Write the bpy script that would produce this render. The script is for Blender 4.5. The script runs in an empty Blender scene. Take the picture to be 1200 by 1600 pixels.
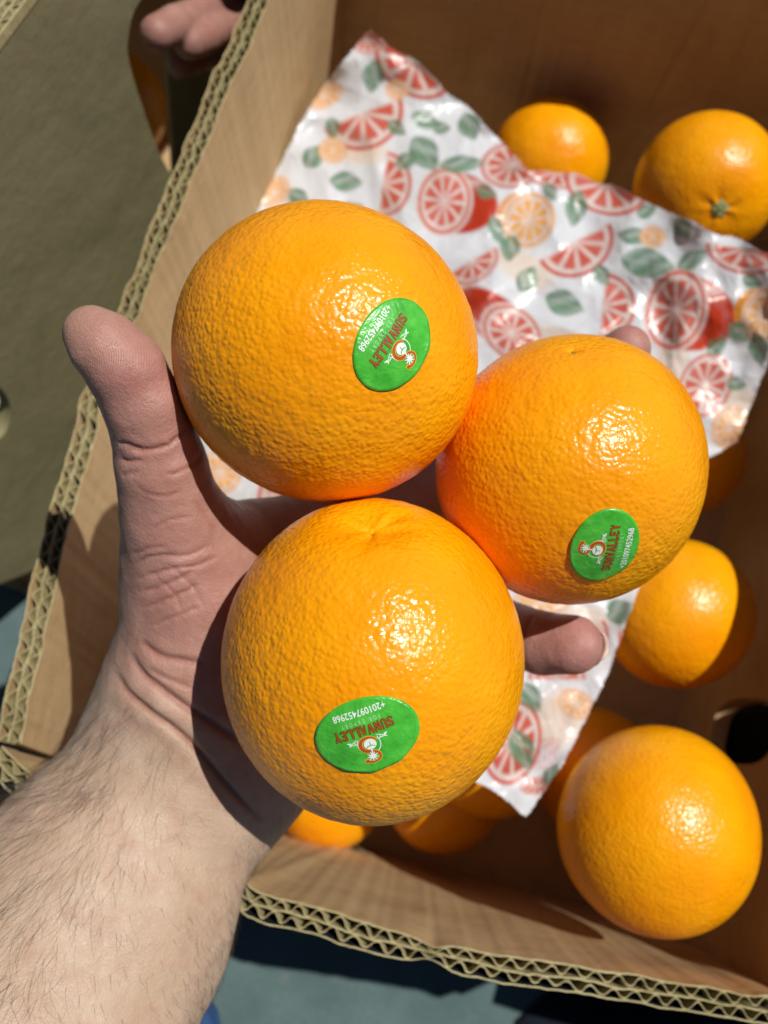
import bpy, bmesh, math, random
import numpy as np
from mathutils import Vector, noise as mnoise
from mathutils.bvhtree import BVHTree

random.seed(7)
rng = np.random.default_rng(7)
SC = bpy.context.scene
COL = SC.collection
R_ = math.radians

# ------------------------------------------------------------------ camera, sky, sun, exposure
FPX, TILT, GD = 1350.0, R_(12.5), 0.575          # focal length for a 1600 px tall picture, pitch, camera height
cam_d = bpy.data.cameras.new('camera')
cam = bpy.data.objects.new('camera', cam_d)
COL.objects.link(cam)
cam.location = (0, 0, GD)
cam.rotation_euler = (TILT, 0, 0)
cam_d.sensor_fit = 'VERTICAL'
cam_d.sensor_height = 24
cam_d.lens = 24 * FPX / 1600
cam_d.clip_start = 0.01
cam_d.clip_end = 200
cam_d.dof.use_dof = True
cam_d.dof.focus_distance = 0.208
cam_d.dof.aperture_fstop = 8.0
SC.camera = cam

SUN = Vector((0.47, 0.25, 1.0)).normalized()
elev, azim = math.asin(SUN.z), math.atan2(SUN.x, SUN.y)
world = bpy.data.worlds.new('World')
SC.world = world
world.use_nodes = True
wn = world.node_tree.nodes
sky = wn.new('ShaderNodeTexSky')
sky.sky_type = 'NISHITA'
sky.sun_disc = False
sky.sun_elevation = elev
sky.sun_rotation = azim
sky.air_density = 0.55
sky.dust_density = 0.4
world.node_tree.links.new(sky.outputs[0], wn['Background'].inputs[0])
wn['Background'].inputs[1].default_value = 0.05
sun_d = bpy.data.lights.new('sun', 'SUN')
sun_d.energy = 5.0
sun_d.angle = R_(0.53)
sun_d.color = (1.0, 0.965, 0.915)
sun = bpy.data.objects.new('sun', sun_d)
COL.objects.link(sun)
sun.rotation_euler = (-SUN).to_track_quat('-Z', 'Y').to_euler()
sun.location = SUN * 3
SC.view_settings.view_transform = 'Standard'
SC.view_settings.look = 'None'
SC.view_settings.exposure = -0.15
SC.view_settings.gamma = 1.0
SC.cycles.diffuse_bounces = 6

# ------------------------------------------------------------------ helpers
CT, ST = math.cos(TILT), math.sin(TILT)

def ray(px, py):
    """direction through a point of the 1200 x 1600 picture, unit depth along the optical axis"""
    u, v = (px - 600) / FPX, (800 - py) / FPX
    return np.array([u, v * CT + ST, v * ST - CT])

def at(px, py, zc):
    """point at axial depth zc"""
    return np.array([0, 0, GD]) + ray(px, py) * zc

def atd(px, py, D):
    """point D below the camera"""
    d = ray(px, py)
    return np.array([0, 0, GD]) + d * (D / -d[2])

def to_px(P):
    """picture coordinates of world points (n,3)"""
    q = np.asarray(P, float) - np.array([0, 0, GD])
    yc = q[:, 1] * CT + q[:, 2] * ST
    zc = -(-q[:, 1] * ST + q[:, 2] * CT)
    return np.stack([600 + FPX * q[:, 0] / zc, 800 - FPX * yc / zc], 1)

def mesh_np(name, V, F, smooth=True):
    """V (n,3); F (m,3|4) int array or list of lists"""
    me = bpy.data.meshes.new(name)
    if isinstance(F, np.ndarray):
        k = F.shape[1]
        me.vertices.add(len(V))
        me.vertices.foreach_set('co', np.asarray(V, np.float32).ravel())
        me.loops.add(F.size)
        me.loops.foreach_set('vertex_index', F.astype(np.int32).ravel())
        me.polygons.add(len(F))
        me.polygons.foreach_set('loop_start', np.arange(0, F.size, k, dtype=np.int32))
        me.update(calc_edges=True)
        me.validate()
    else:
        me.from_pydata([tuple(v) for v in V], [], [tuple(f) for f in F])
    if smooth:
        me.polygons.foreach_set('use_smooth', np.ones(len(me.polygons), bool))
    return me

def add(name, me, mat=None, parent=None, label=None, cat=None, group=None, kind=None, loc=None):
    o = bpy.data.objects.new(name, me)
    COL.objects.link(o)
    if mat is not None:
        if len(me.materials) == 0:
            me.materials.append(mat)
    if loc is not None:
        o.location = loc
    if parent is not None:
        o.parent = parent
    for k, v in (('label', label), ('category', cat), ('group', group), ('kind', kind)):
        if v:
            o[k] = v
    return o

def empty(name, loc, label, cat, group=None):
    o = add(name, None, label=label, cat=cat, group=group, loc=loc)
    o.empty_display_size = 0.02
    return o

class MB:
    def __init__(s):
        s.v, s.f = [], []
    def grid(s, P):
        """P (n,m,3) grid of points"""
        n, m = P.shape[:2]
        b = len(s.v)
        s.v += [tuple(p) for p in P.reshape(-1, 3)]
        for i in range(n - 1):
            for j in range(m - 1):
                a = b + i * m + j
                s.f.append((a, a + 1, a + m + 1, a + m))
    def poly(s, pts):
        b = len(s.v)
        s.v += [tuple(p) for p in pts]
        s.f.append(tuple(range(b, b + len(pts))))
    def tube(s, pts, rads, n=4, cap=True):
        pts = [Vector(p) for p in pts]
        b = len(s.v)
        for i, p in enumerate(pts):
            d = (pts[min(i + 1, len(pts) - 1)] - pts[max(i - 1, 0)]).normalized()
            a = d.orthogonal().normalized()
            c = d.cross(a)
            for k in range(n):
                t = 2 * math.pi * k / n
                s.v.append(tuple(p + (a * math.cos(t) + c * math.sin(t)) * rads[i]))
        for i in range(len(pts) - 1):
            for k in range(n):
                s.f.append((b + i * n + k, b + i * n + (k + 1) % n, b + (i + 1) * n + (k + 1) % n, b + (i + 1) * n + k))
        if cap:
            s.f.append(tuple(range(b + n - 1, b - 1, -1)))
            e = b + (len(pts) - 1) * n
            s.f.append(tuple(range(e, e + n)))
    def mesh(s, name, smooth=True):
        return mesh_np(name, s.v, s.f, smooth)

# ------------------------------------------------------------------ materials
class M:
    def __init__(s, name, rough=0.5, spec=0.5):
        s.m = bpy.data.materials.new(name)
        s.m.use_nodes = True
        s.t = s.m.node_tree
        s.b = s.t.nodes['Principled BSDF']
        s.b.inputs['Roughness'].default_value = rough
        s.b.inputs['Specular IOR Level'].default_value = spec
    def n(s, typ, **kw):
        nd = s.t.nodes.new(typ)
        for k, v in kw.items():
            if k.startswith('i_'):
                key = k[2:].replace('_', ' ')
                nd.inputs[key].default_value = v
            else:
                setattr(nd, k, v)
        return nd
    def l(s, a, b):
        s.t.links.new(a, b)
    def coord(s, scale=(1, 1, 1), rot=(0, 0, 0)):
        tc = s.n('ShaderNodeTexCoord')
        mp = s.n('ShaderNodeMapping')
        mp.inputs['Scale'].default_value = scale
        mp.inputs['Rotation'].default_value = rot
        s.l(tc.outputs['Object'], mp.inputs[0])
        return mp.outputs[0]
    def noise(s, co, scale, detail=4, rough=0.55, dist=0.0):
        nd = s.n('ShaderNodeTexNoise')
        nd.inputs['Scale'].default_value = scale
        nd.inputs['Detail'].default_value = detail
        nd.inputs['Roughness'].default_value = rough
        nd.inputs['Distortion'].default_value = dist
        s.l(co, nd.inputs['Vector'])
        return nd.outputs[0]
    def ramp(s, fac, stops, interp='LINEAR'):
        nd = s.n('ShaderNodeValToRGB')
        cr = nd.color_ramp
        cr.interpolation = interp
        while len(cr.elements) < len(stops):
            cr.elements.new(0.5)
        for e, (p, c) in zip(cr.elements, stops):
            e.position = p
            e.color = (*c, 1) if len(c) == 3 else c
        s.l(fac, nd.inputs[0])
        return nd.outputs[0]
    def mix(s, fac, a, b, mode='MIX'):
        nd = s.n('ShaderNodeMix', data_type='RGBA', blend_type=mode)
        for sock, val in ((nd.inputs[0], fac), (nd.inputs[6], a), (nd.inputs[7], b)):
            if hasattr(val, 'links'):
                s.l(val, sock)
            else:
                sock.default_value = val if not isinstance(val, tuple) else (*val, 1)
        return nd.outputs[2]
    def math(s, op, a, b=None, c=None):
        nd = s.n('ShaderNodeMath', operation=op)
        for i, val in enumerate((a, b, c)):
            if val is None:
                continue
            if hasattr(val, 'links'):
                s.l(val, nd.inputs[i])
            else:
                nd.inputs[i].default_value = val
        return nd.outputs[0]
    def bump(s, h, strength, dist, prev=None):
        nd = s.n('ShaderNodeBump')
        nd.inputs['Strength'].default_value = strength
        nd.inputs['Distance'].default_value = dist
        s.l(h, nd.inputs['Height'])
        if prev is not None:
            s.l(prev, nd.inputs['Normal'])
        return nd.outputs[0]
    def attr(s, name):
        return s.n('ShaderNodeAttribute', attribute_name=name)
    def col(s, c):
        if hasattr(c, 'links'):
            s.l(c, s.b.inputs['Base Color'])
        else:
            s.b.inputs['Base Color'].default_value = (*c, 1)
    def norm(s, nn):
        s.l(nn, s.b.inputs['Normal'])

def mat_peel(name, c1, c2, c3, fine=True):
    m = M(name, 0.3, 0.36)
    co = m.coord()
    big = m.noise(co, 28, 3, 0.5)
    vo = m.n('ShaderNodeTexVoronoi', feature='SMOOTH_F1')
    vo.inputs['Scale'].default_value = 560
    vo.inputs['Smoothness'].default_value = 0.55
    wob = m.noise(co, 260, 2, 0.5)
    wv = m.n('ShaderNodeVectorMath', operation='MULTIPLY_ADD')
    m.l(co, wv.inputs[0])
    wv.inputs[1].default_value = (1, 1, 1)
    sc = m.n('ShaderNodeVectorMath', operation='SCALE')
    nz = m.n('ShaderNodeTexNoise')
    nz.inputs['Scale'].default_value = 300
    m.l(co, nz.inputs['Vector'])
    m.l(nz.outputs[1], sc.inputs[0])
    sc.inputs['Scale'].default_value = 0.0011
    m.l(sc.outputs[0], wv.inputs[2])
    m.l(wv.outputs[0], vo.inputs['Vector'])
    pit = m.ramp(vo.outputs[0], [(0.0, (0.35,) * 3), (0.25, (0.8,) * 3), (0.5, (1, 1, 1))], 'EASE')
    vp = m.n('ShaderNodeTexVoronoi', feature='SMOOTH_F1')
    vp.inputs['Scale'].default_value = 720
    vp.inputs['Smoothness'].default_value = 0.5
    m.l(wv.outputs[0], vp.inputs['Vector'])
    peb = m.ramp(vp.outputs[0], [(0.0, (1, 1, 1)), (0.85, (0, 0, 0))], 'LINEAR')
    col = m.ramp(big, [(0.3, c1), (0.55, c2), (0.75, c3)])
    darker = m.mix(1.0, col, (0.97, 0.90, 0.8), 'MULTIPLY')
    c = m.mix(pit, darker, col)
    sp = m.ramp(m.noise(co, 260, 2, 0.5), [(0.70, (0, 0, 0)), (0.76, (1, 1, 1))])
    c = m.mix(m.math('MULTIPLY', sp, 0.25), c, (0.70, 0.20, 0.002))
    scuff = m.ramp(m.noise(co, 52, 6, 0.72, 0.8), [(0.66, (0, 0, 0)), (0.74, (1, 1, 1))])
    c = m.mix(m.math('MULTIPLY', scuff, 0.30), c, (0.62, 0.33, 0.05))
    spk = m.ramp(m.noise(co, 95, 1, 0.3), [(0.835, (0, 0, 0)), (0.85, (1, 1, 1))])
    c = m.mix(m.math('MULTIPLY', spk, 0.7), c, (0.16, 0.07, 0.01))
    m.col(c)
    med = m.noise(co, 560, 2, 0.5, 0.3)
    low = m.noise(co, 150, 2, 0.5)
    mic = m.noise(co, 1500, 2, 0.6)
    patch = m.ramp(m.noise(co, 38, 3), [(0.35, (0.62,) * 3), (0.65, (1, 1, 1))])
    b1 = m.bump(low, 0.34, 0.0014)
    b2 = m.bump(m.math('MULTIPLY', med, patch), 0.20, 0.00075, b1)
    b3 = m.bump(m.math('MULTIPLY', peb, patch), 0.50, 0.00058, b2)
    b3 = m.bump(pit, 0.22, 0.00030, b3)
    b4 = m.bump(mic, 0.16, 0.00012, b3)
    m.norm(b4)
    rr = m.ramp(m.noise(co, 60, 3), [(0.3, (0.21,) * 3), (0.7, (0.35,) * 3)])
    m.l(rr, m.b.inputs['Roughness'])
    m.b.inputs['Subsurface Weight'].default_value = 0.0
    m.b.inputs['Subsurface Radius'].default_value = (1.0, 0.35, 0.05)
    m.b.inputs['Subsurface Scale'].default_value = 0.003
    return m.m

PEEL = mat_peel('orange_peel', (0.82, 0.270, 0.0012), (0.88, 0.338, 0.0012), (0.89, 0.40, 0.002))
PEEL_B = mat_peel('orange_peel_deep', (0.83, 0.285, 0.0012), (0.88, 0.350, 0.0012), (0.89, 0.41, 0.002))

def mat_card(name, c1, c2, c3, streak=(40, 40, 400), rot=(0, 0, 0)):
    m = M(name, 0.85, 0.2)
    co = m.coord()
    big = m.noise(co, 14, 5, 0.6)
    cs = m.coord(streak, rot)
    fib = m.noise(cs, 1.0, 5, 0.65)
    fine = m.noise(co, 900, 3, 0.6)
    a = m.mix(0.5, big, fib)
    a = m.mix(0.25, a, fine)
    c = m.ramp(a, [(0.32, c1), (0.5, c2), (0.68, c3)])
    sp = m.noise(co, 420, 2, 0.5)
    sp = m.ramp(sp, [(0.66, (0, 0, 0)), (0.74, (1, 1, 1))])
    c = m.mix(m.math('MULTIPLY', sp, 0.35), c, (c1[0] * 0.5, c1[1] * 0.48, c1[2] * 0.45))
    smu = m.ramp(m.noise(co, 24, 5, 0.7, 1.2), [(0.52, (0, 0, 0)), (0.72, (1, 1, 1))])
    c = m.mix(m.math('MULTIPLY', smu, 0.30), c, (c1[0] * 0.62, c1[1] * 0.60, c1[2] * 0.56))
    m.col(c)
    b = m.bump(fine, 0.3, 0.0003)
    b = m.bump(m.noise(co, 160, 3), 0.35, 0.0006, b)
    b = m.bump(m.noise(co, 28, 3), 0.3, 0.004, b)
    m.norm(b)
    return m.m

CARD = mat_card('kraft_liner', (0.42, 0.275, 0.128), (0.50, 0.350, 0.180), (0.56, 0.410, 0.225))
CARD_N = mat_card('kraft_shaded_liner', (0.195, 0.172, 0.088), (0.235, 0.212, 0.112), (0.27, 0.245, 0.132))  # darker kraft, the shade on the neighbouring box put into the colour
CARD_E = mat_card('kraft_cut_edge', (0.27, 0.22, 0.10), (0.42, 0.36, 0.18), (0.58, 0.52, 0.30), (300, 300, 60))
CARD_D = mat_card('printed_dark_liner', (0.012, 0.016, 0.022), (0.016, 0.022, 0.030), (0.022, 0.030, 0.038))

# ground: teal painted concrete
g = M('teal_concrete', 0.8, 0.3)
co = g.coord()
c = g.ramp(g.noise(co, 18, 6, 0.65), [(0.3, (0.060, 0.100, 0.098)), (0.55, (0.085, 0.134, 0.131)), (0.8, (0.12, 0.17, 0.165))])
g.col(g.mix(g.ramp(g.noise(co, 90, 4), [(0.6, (0, 0, 0)), (0.75, (0.6,) * 3)]), g.mix(g.ramp(g.noise(co, 380, 3), [(0.62, (0, 0, 0)), (0.70, (0.7,) * 3)]), c, (0.03, 0.045, 0.045)), (0.13, 0.14, 0.13)))
g.norm(g.bump(g.noise(co, 220, 4), 0.4, 0.001))
GROUND = g.m

# ------------------------------------------------------------------ ground
xs = np.concatenate([[-60, -6], np.linspace(-1, 1, 21), [6, 60]])
P = np.zeros((len(xs), len(xs), 3))
P[..., 0], P[..., 1] = np.meshgrid(xs, xs, indexing='ij')
mb = MB(); mb.grid(P)
add('ground', mb.mesh('ground'), GROUND, kind='structure')

# ------------------------------------------------------------------ cardboard box: corrugated double-wall sides
ZR, ZB = GD - 0.33, 0.014       # rim and inner floor heights
TH = 0.0086                     # board thickness

def resample(pts, step):
    pts = np.asarray(pts, float)
    # Catmull-Rom smoothing
    out = []
    n = len(pts)
    for i in range(n - 1):
        p0, p1, p2, p3 = pts[max(i - 1, 0)], pts[i], pts[i + 1], pts[min(i + 2, n - 1)]
        for t in np.linspace(0, 1, 24, endpoint=False):
            out.append(0.5 * ((2 * p1) + (-p0 + p2) * t + (2 * p0 - 5 * p1 + 4 * p2 - p3) * t * t + (-p0 + 3 * p1 - 3 * p2 + p3) * t ** 3))
    out.append(pts[-1])
    out = np.array(out)
    s = np.concatenate([[0], np.cumsum(np.linalg.norm(np.diff(out, axis=0), axis=1))])
    ss = np.linspace(0, s[-1], max(2, int(s[-1] / step)))
    return np.stack([np.interp(ss, s, out[:, k]) for k in range(out.shape[1])], 1), ss

def n1(x, seed, sc):
    return np.array([mnoise.noise(Vector((t * sc, seed * 7.31, 0.37))) for t in x])

def corr_wall(rim, bot, outsign, seed, parent, label=None, crush=None, creases=(), outer_mat=None, name='wall', zrim=ZR):
    """rim / bot: centre-line polylines (x, y); three liners and two flute sheets between them"""
    C, ss = resample(rim, 0.0011)
    B0, B1 = np.asarray(bot[0]), np.asarray(bot[1])
    tt = (ss / ss[-1])[:, None]
    Bm = B0 * (1 - tt) + B1 * tt
    T = np.gradient(C, axis=0)
    T /= np.linalg.norm(T, axis=1)[:, None]
    N = np.stack([T[:, 1], -T[:, 0]], 1) * outsign
    comp = np.ones(len(ss))
    if crush is not None:
        for cpos, cw, ca in crush:
            comp -= ca * np.exp(-((ss - cpos) / cw) ** 2)
    wob = n1(ss, seed, 60) * 0.0009 + n1(ss, seed + 3, 220) * 0.0003
    zr = zrim + n1(ss, seed + 5, 35) * 0.0010 + n1(ss, seed + 6, 160) * 0.0005
    vs = np.concatenate([[0, 0.012, 0.03], np.linspace(0.08, 1, 11)])
    def pt(off, dz=0.0):
        """(n, len(vs), 3) sheet at offset off (array or number) from the centre"""
        off = np.broadcast_to(off, (len(ss),))
        G = np.zeros((len(ss), len(vs), 3))
        for j, v in enumerate(vs):
            bl = 1 - v
            xy = C * bl + Bm * v + N * (off * (comp if v < 0.1 else 1) + wob * bl)[:, None]
            d = np.zeros(len(ss))
            for cs, cw, ca, sk in creases:
                d += ca * np.exp(-((ss - cs - sk * v) / cw) ** 2)
            d += 0.0016 * np.array([mnoise.noise(Vector((s_ * 16, v * 3, seed))) for s_ in ss]) * min(1, v * 4)
            d += 0.00005 * np.sin(2 * math.pi * ss / 0.0076) * min(1, v * 30)
            xy = xy + N * d[:, None]
            G[:, j, :2] = xy
            G[:, j, 2] = (zr + dz) * (1 - v) + ZB * v
        return G
    lt = 0.00027
    mb = MB()
    mats = []
    def liner(off, seed2, mi):
        jit = n1(ss, seed + seed2, 90) * 0.0007 + n1(ss, seed + seed2 + 4, 330) * 0.00025
        dz = n1(ss, seed + seed2 + 1, 110) * 0.0013 + n1(ss, seed + seed2 + 2, 800) * 0.0005
        a = pt(off + jit - lt, dz); b = pt(off + jit + lt, dz)
        f0 = len(mb.f)
        mb.grid(a); mb.grid(b)
        k0 = len(mb.f)
        mb.grid(np.stack([a[:, 0], b[:, 0]], 1))
        mats.extend([mi] * (k0 - f0) + [1] * (len(mb.f) - k0))
    liner(-TH / 2, 11, 0); liner(0.0, 21, 1); liner(TH / 2, 31, 2)
    me = mb.mesh(name)
    for mm in (CARD, CARD_E, outer_mat or CARD):
        me.materials.append(mm)
    me.polygons.foreach_set('material_index', np.array(mats, np.int32))
    w = add(name, me, None, parent, label)
    pitch = 0.0076
    ph = 2 * math.pi * ss / pitch + n1(ss, seed + 41, 45) * 1.6
    for q, (o0, p0) in enumerate(((-TH / 4, 0.0), (TH / 4, 1.3))):
        tri = np.sin(ph + p0)
        tri = tri * (1.0 + 0.12 * np.cos(2 * (ph + p0))) * (0.9 + 0.25 * n1(ss, seed + 71 + q, 90)) + 0.25 * n1(ss, seed + 81 + q, 260)
        off = o0 + (TH / 4 - lt) * np.clip(tri, -1, 1)
        dz = n1(ss, seed + 51 + q, 200) * 0.0018 + n1(ss, seed + 61 + q, 700) * 0.0006 - 0.0004
        a = pt(off - 0.00022, dz); b = pt(off + 0.00022, dz)
        m2 = MB(); m2.grid(a); m2.grid(b); m2.grid(np.stack([a[:, 0], b[:, 0]], 1))
        add('fluting', m2.mesh('fluting'), CARD_E, w)
    return w

def rimpts(L):
    return [atd(x, y, 0.33)[:2] for x, y in L]

left_rim = [(-0.0205, 0.402)] + rimpts([(405, 0), (283, 280), (203, 480), (97, 800), (13, 1160)])
front_rim = rimpts([(-12, 1182), (56, 1244), (190, 1328), (372, 1404), (520, 1448), (660, 1486), (900, 1532), (1200, 1580)]) + [(0.150, -0.1085)]
FLb, FRb = np.array([-0.146, -0.054]), np.array([0.152, -0.130])
BLb, BRb = np.array([-0.036, 0.405]), np.array([0.285, 0.322])
BRr = np.array([0.287, 0.325])

box = empty('cardboard_box', (0.06, 0.15, 0), 'open brown corrugated cardboard box holding oranges and printed paper', 'cardboard box')
box_inv = Vector((-0.06, -0.15, 0))
lw = corr_wall(left_rim, (BLb, FLb), 1, 1, box, crush=[(0.02, 0.01, 0.2), (0.24, 0.008, 0.18)], creases=[(0.30, 0.006, 0.0020, -0.015)])
fw = corr_wall(front_rim, (FLb + [0.004, -0.006], FRb), 1, 2, box, crush=[(0.176, 0.006, 0.55)],
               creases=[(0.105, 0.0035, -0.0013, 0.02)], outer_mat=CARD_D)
bw = corr_wall(zrim=ZR - 0.028, rim=[(-0.027, 0.409), (0.09, 0.383), (0.19, 0.353), tuple(BRr)], bot=(BLb + [0.004, 0.003], BRb), outsign=-1, seed=3, parent=box,  # rim lowered out of view so sun reaches the back orange
               creases=[(0.205, 0.0016, 0.0016, -0.012), (0.120, 0.0020, 0.0010, 0.004)])
for o in (lw, fw, bw):
    o.location = box_inv

def curve_slab(name, loops, thick, M4, res=None):
    """flat outline with holes, extruded; loops are lists of (a, b), M4 maps (a, b, c) to world"""
    cu = bpy.data.curves.new(name, 'CURVE')
    cu.dimensions = '2D'
    cu.fill_mode = 'BOTH'
    cu.extrude = thick / 2
    for lp in loops:
        sp = cu.splines.new('POLY')
        sp.points.add(len(lp) - 1)
        for p, (a, b) in zip(sp.points, lp):
            p.co = (a, b, 0, 1)
        sp.use_cyclic_u = True
    ob = bpy.data.objects.new(name, cu)
    COL.objects.link(ob)
    dg = bpy.context.evaluated_depsgraph_get()
    me = bpy.data.meshes.new_from_object(ob.evaluated_get(dg))
    bpy.data.objects.remove(ob)
    bpy.data.curves.remove(cu)
    V = np.array([v.co[:] for v in me.vertices])
    o, ex, ey, ez = M4
    W = o + V[:, :1] * ex + V[:, 1:2] * ey + V[:, 2:3] * ez
    me.vertices.foreach_set('co', W.astype(np.float32).ravel())
    me.update()
    return me

# right wall, in the box's own shade, with a hand hole
p0, p1 = np.array([0.1545, -0.108, 0]), np.array([0.289, 0.328, 0])
ex = (p1 - p0) / np.linalg.norm(p1 - p0)
LW = np.linalg.norm(p1 - p0)
ez = np.cross(ex, [0, 0, 1.0])
outl = [(-0.016, 0.012), (LW, 0.012), (LW, ZR + 0.035), (0.17, ZR + 0.055), (0.125, ZR + 0.052), (0.075, ZR + 0.004), (-0.001, ZR)]  # rim raised out of view, added to shade the orange beside the wall
def hit_wall(px, py):
    d = ray(px, py); o = np.array([0, 0, GD])
    t = np.dot(p0 - o, ez) / np.dot(d, ez)
    q = o + d * t - p0
    return np.dot(q, ex), q[2]
ha, hb = hit_wall(1165, 1142)
hole = []
for k in range(28):
    t = 2 * math.pi * k / 28
    hole.append((ha + 0.017 * math.copysign(abs(math.cos(t)) ** 0.7, math.cos(t)), hb - 0.006 + 0.040 * math.copysign(abs(math.sin(t)) ** 0.7, math.sin(t))))
me = curve_slab('wall', [outl, hole], TH, (p0 + ez * TH / 2 * 1.0, ex, np.array([0, 0, 1.0]), ez))
rw = add('wall', me, CARD, box); rw.location = box_inv
# box floor
fl = MB()
q = [FLb, FRb, BRb, BLb]
cen = sum(q) / 4
q = [cen + (p - cen) * 1.006 for p in q]
fl.poly([(p[0], p[1], 0.0125) for p in q]); fl.poly([(p[0], p[1], 0.006) for p in q][::-1])
for i in range(4):
    a, b = q[i], q[(i + 1) % 4]
    fl.poly([(a[0], a[1], 0.006), (b[0], b[1], 0.006), (b[0], b[1], 0.0125), (a[0], a[1], 0.0125)])
o = add('floor_panel', fl.mesh('floor_panel', False), CARD, box); o.location = box_inv

# ------------------------------------------------------------------ oranges
def ico(sub):
    bm = bmesh.new()
    bmesh.ops.create_icosphere(bm, subdivisions=sub, radius=1.0)
    V = np.array([v.co[:] for v in bm.verts]); F = np.array([[v.index for v in f.verts] for f in bm.faces])
    bm.free()
    return V, F
ICO = {k: ico(k) for k in (5, 6, 7)}

def nrm(v):
    return np.asarray(v, float) / np.linalg.norm(v)

class Orange:
    """radius as a function of direction (world axes)"""
    def __init__(s, c, R, seed, stem, depth=0.004, width=0.30, ridges=0.0, stretch=None, nipple=0.0, lump=0.012):
        s.c, s.R, s.stem, s.depth, s.width, s.ridges = np.asarray(c, float), R, nrm(stem), depth, width, ridges
        r = np.random.default_rng(seed)
        s.waves = [(nrm(r.normal(size=3)) * r.uniform(1.5, 4.2), r.uniform(0, 6.28), r.uniform(0.3, 1.0)) for _ in range(7)]
        s.stretch = stretch or []
        s.seed, s.nip, s.lump = seed, nipple, lump
        a = nrm(np.cross(s.stem, [0.3, 0.5, 0.8])); s.a, s.b = a, np.cross(s.stem, a)
    def rad(s, d, fine=False):
        d = np.atleast_2d(d)
        k = np.ones(len(d))
        for w, p, am in s.waves:
            k += s.lump / 3 * am * np.sin(d @ w + p)
        for ax, e in s.stretch:
            k += e * ((d @ nrm(ax)) ** 2 - 0.33)
        k = k * s.R
        ct = np.clip(d @ s.stem, -1, 1)
        th = np.arccos(ct)
        phi = np.arctan2(d @ s.b, d @ s.a)
        fold = 1 + s.ridges * (np.cos(5 * phi + 0.7 * np.sin(2 * phi)) + 0.6 * np.cos(8 * phi + 1.3))
        k -= s.depth * np.exp(-(th / s.width) ** 2) * fold
        k -= s.depth * 0.35 * np.exp(-((math.pi - th) / 0.2) ** 2)
        if s.nip:
            k -= s.nip * np.exp(-((math.pi - th) / 0.035) ** 2)
        if fine:
            S = s.R * 420
            k += np.array([mnoise.noise(Vector(q * S)) + 0.6 * mnoise.noise(Vector(q * S * 0.37 + s.seed)) for q in d]) * 0.00013
        return k
    def surf(s, d, off=0.0):
        d = np.atleast_2d(d)
        d = d / np.linalg.norm(d, axis=1)[:, None]
        return s.c + d * (s.rad(d) + off)[:, None]
    def build(s, sub, mat, label, group, fine=False):
        V, F = ICO[sub]
        P_ = V * s.rad(V, fine)[:, None]
        o = add('orange', mesh_np('orange', P_, F), mat, label=label, cat='orange', group=group, loc=tuple(s.c))
        return o
    def hit(s, px, py):
        d = nrm(ray(px, py)); o = np.array([0, 0, GD]) - s.c
        b = np.dot(o, d); q = b * b - np.dot(o, o) + s.R ** 2
        return nrm(o + d * (-b - math.sqrt(max(q, 0))))

stem_m = M('stem_button', 0.7, 0.3)
co = stem_m.coord()
stem_m.col(stem_m.ramp(stem_m.noise(co, 500, 3), [(0.35, (0.24, 0.30, 0.10)), (0.6, (0.38, 0.42, 0.18)), (0.75, (0.52, 0.50, 0.28))]))
stem_m.norm(stem_m.bump(stem_m.noise(co, 1200, 3), 0.5, 0.0005))

def stem_button(og, parent, r=0.0026, star=True):
    mb = MB()
    n = 20
    rings = []
    for rr, h in ((0.0, 0.0006), (0.35, 0.0007), (0.6, 0.0003), (0.85, 0.0006), (1.0, -0.0002)):
        ring = []
        for k in range(n):
            t = 2 * math.pi * k / n
            q = rr * r * (1 + (0.22 * math.cos(5 * t) if star and rr > 0.7 else 0))
            d = og.stem * og.R + og.a * q * math.cos(t) + og.b * q * math.sin(t)
            ring.append(og.surf(nrm(d), h)[0] - og.c)
        ring.append(ring[0])
        rings.append(ring)
    mb.grid(np.array(rings))
    add('stem_button', mb.mesh('stem_button'), stem_m.m, parent)

HELD = {
    1: Orange(at(510, 556, 0.2415), 0.0412, 11, (0.55, 0.78, -0.1), 0.0012, 0.35, stretch=[((0.85, -0.35, 0), 0.03)], nipple=0.0, lump=0.020),
    2: Orange(at(887, 734, 0.259), 0.0397, 12, (-0.1, -0.75, -0.6), 0.0016, 0.30, nipple=0.0012, stretch=[((0.4, 0.9, 0), 0.02)], lump=0.018),
    3: Orange(at(581, 1024, 0.2400), 0.0424, 13, (-0.02, 0.985, 0.12), 0.0042, 0.22, ridges=0.14, stretch=[((0, 1, 0.1), 0.06)], lump=0.018),
}
# stylar dot of the second orange where the photograph shows it
HELD[2].stem = -HELD[2].hit(896, 543)
HELD[3].stem = HELD[3].hit(584, 812)
a_ = nrm(np.cross(HELD[3].stem, [0.3, 0.5, 0.8])); HELD[3].a, HELD[3].b = a_, np.cross(HELD[3].stem, a_)
a_ = nrm(np.cross(HELD[2].stem, [0.3, 0.5, 0.8])); HELD[2].a, HELD[2].b = a_, np.cross(HELD[2].stem, a_)
HG = 'oranges held together in the open hand'
held_lab = {1: 'held orange resting against the thumb, its oval green sticker tilted near its right side',
            2: 'held orange on the right of the hand, small green sticker low on its right side',
            3: 'front held orange nearest the wrist, oval green sticker lying wide near its bottom'}
HO = {k: HELD[k].build(7, PEEL, held_lab[k], HG, True) for k in HELD}
dotm = M('stylar_scar', 0.7); dotm.col((0.20, 0.13, 0.03))
mb = MB()
d0 = -HELD[2].stem
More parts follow.
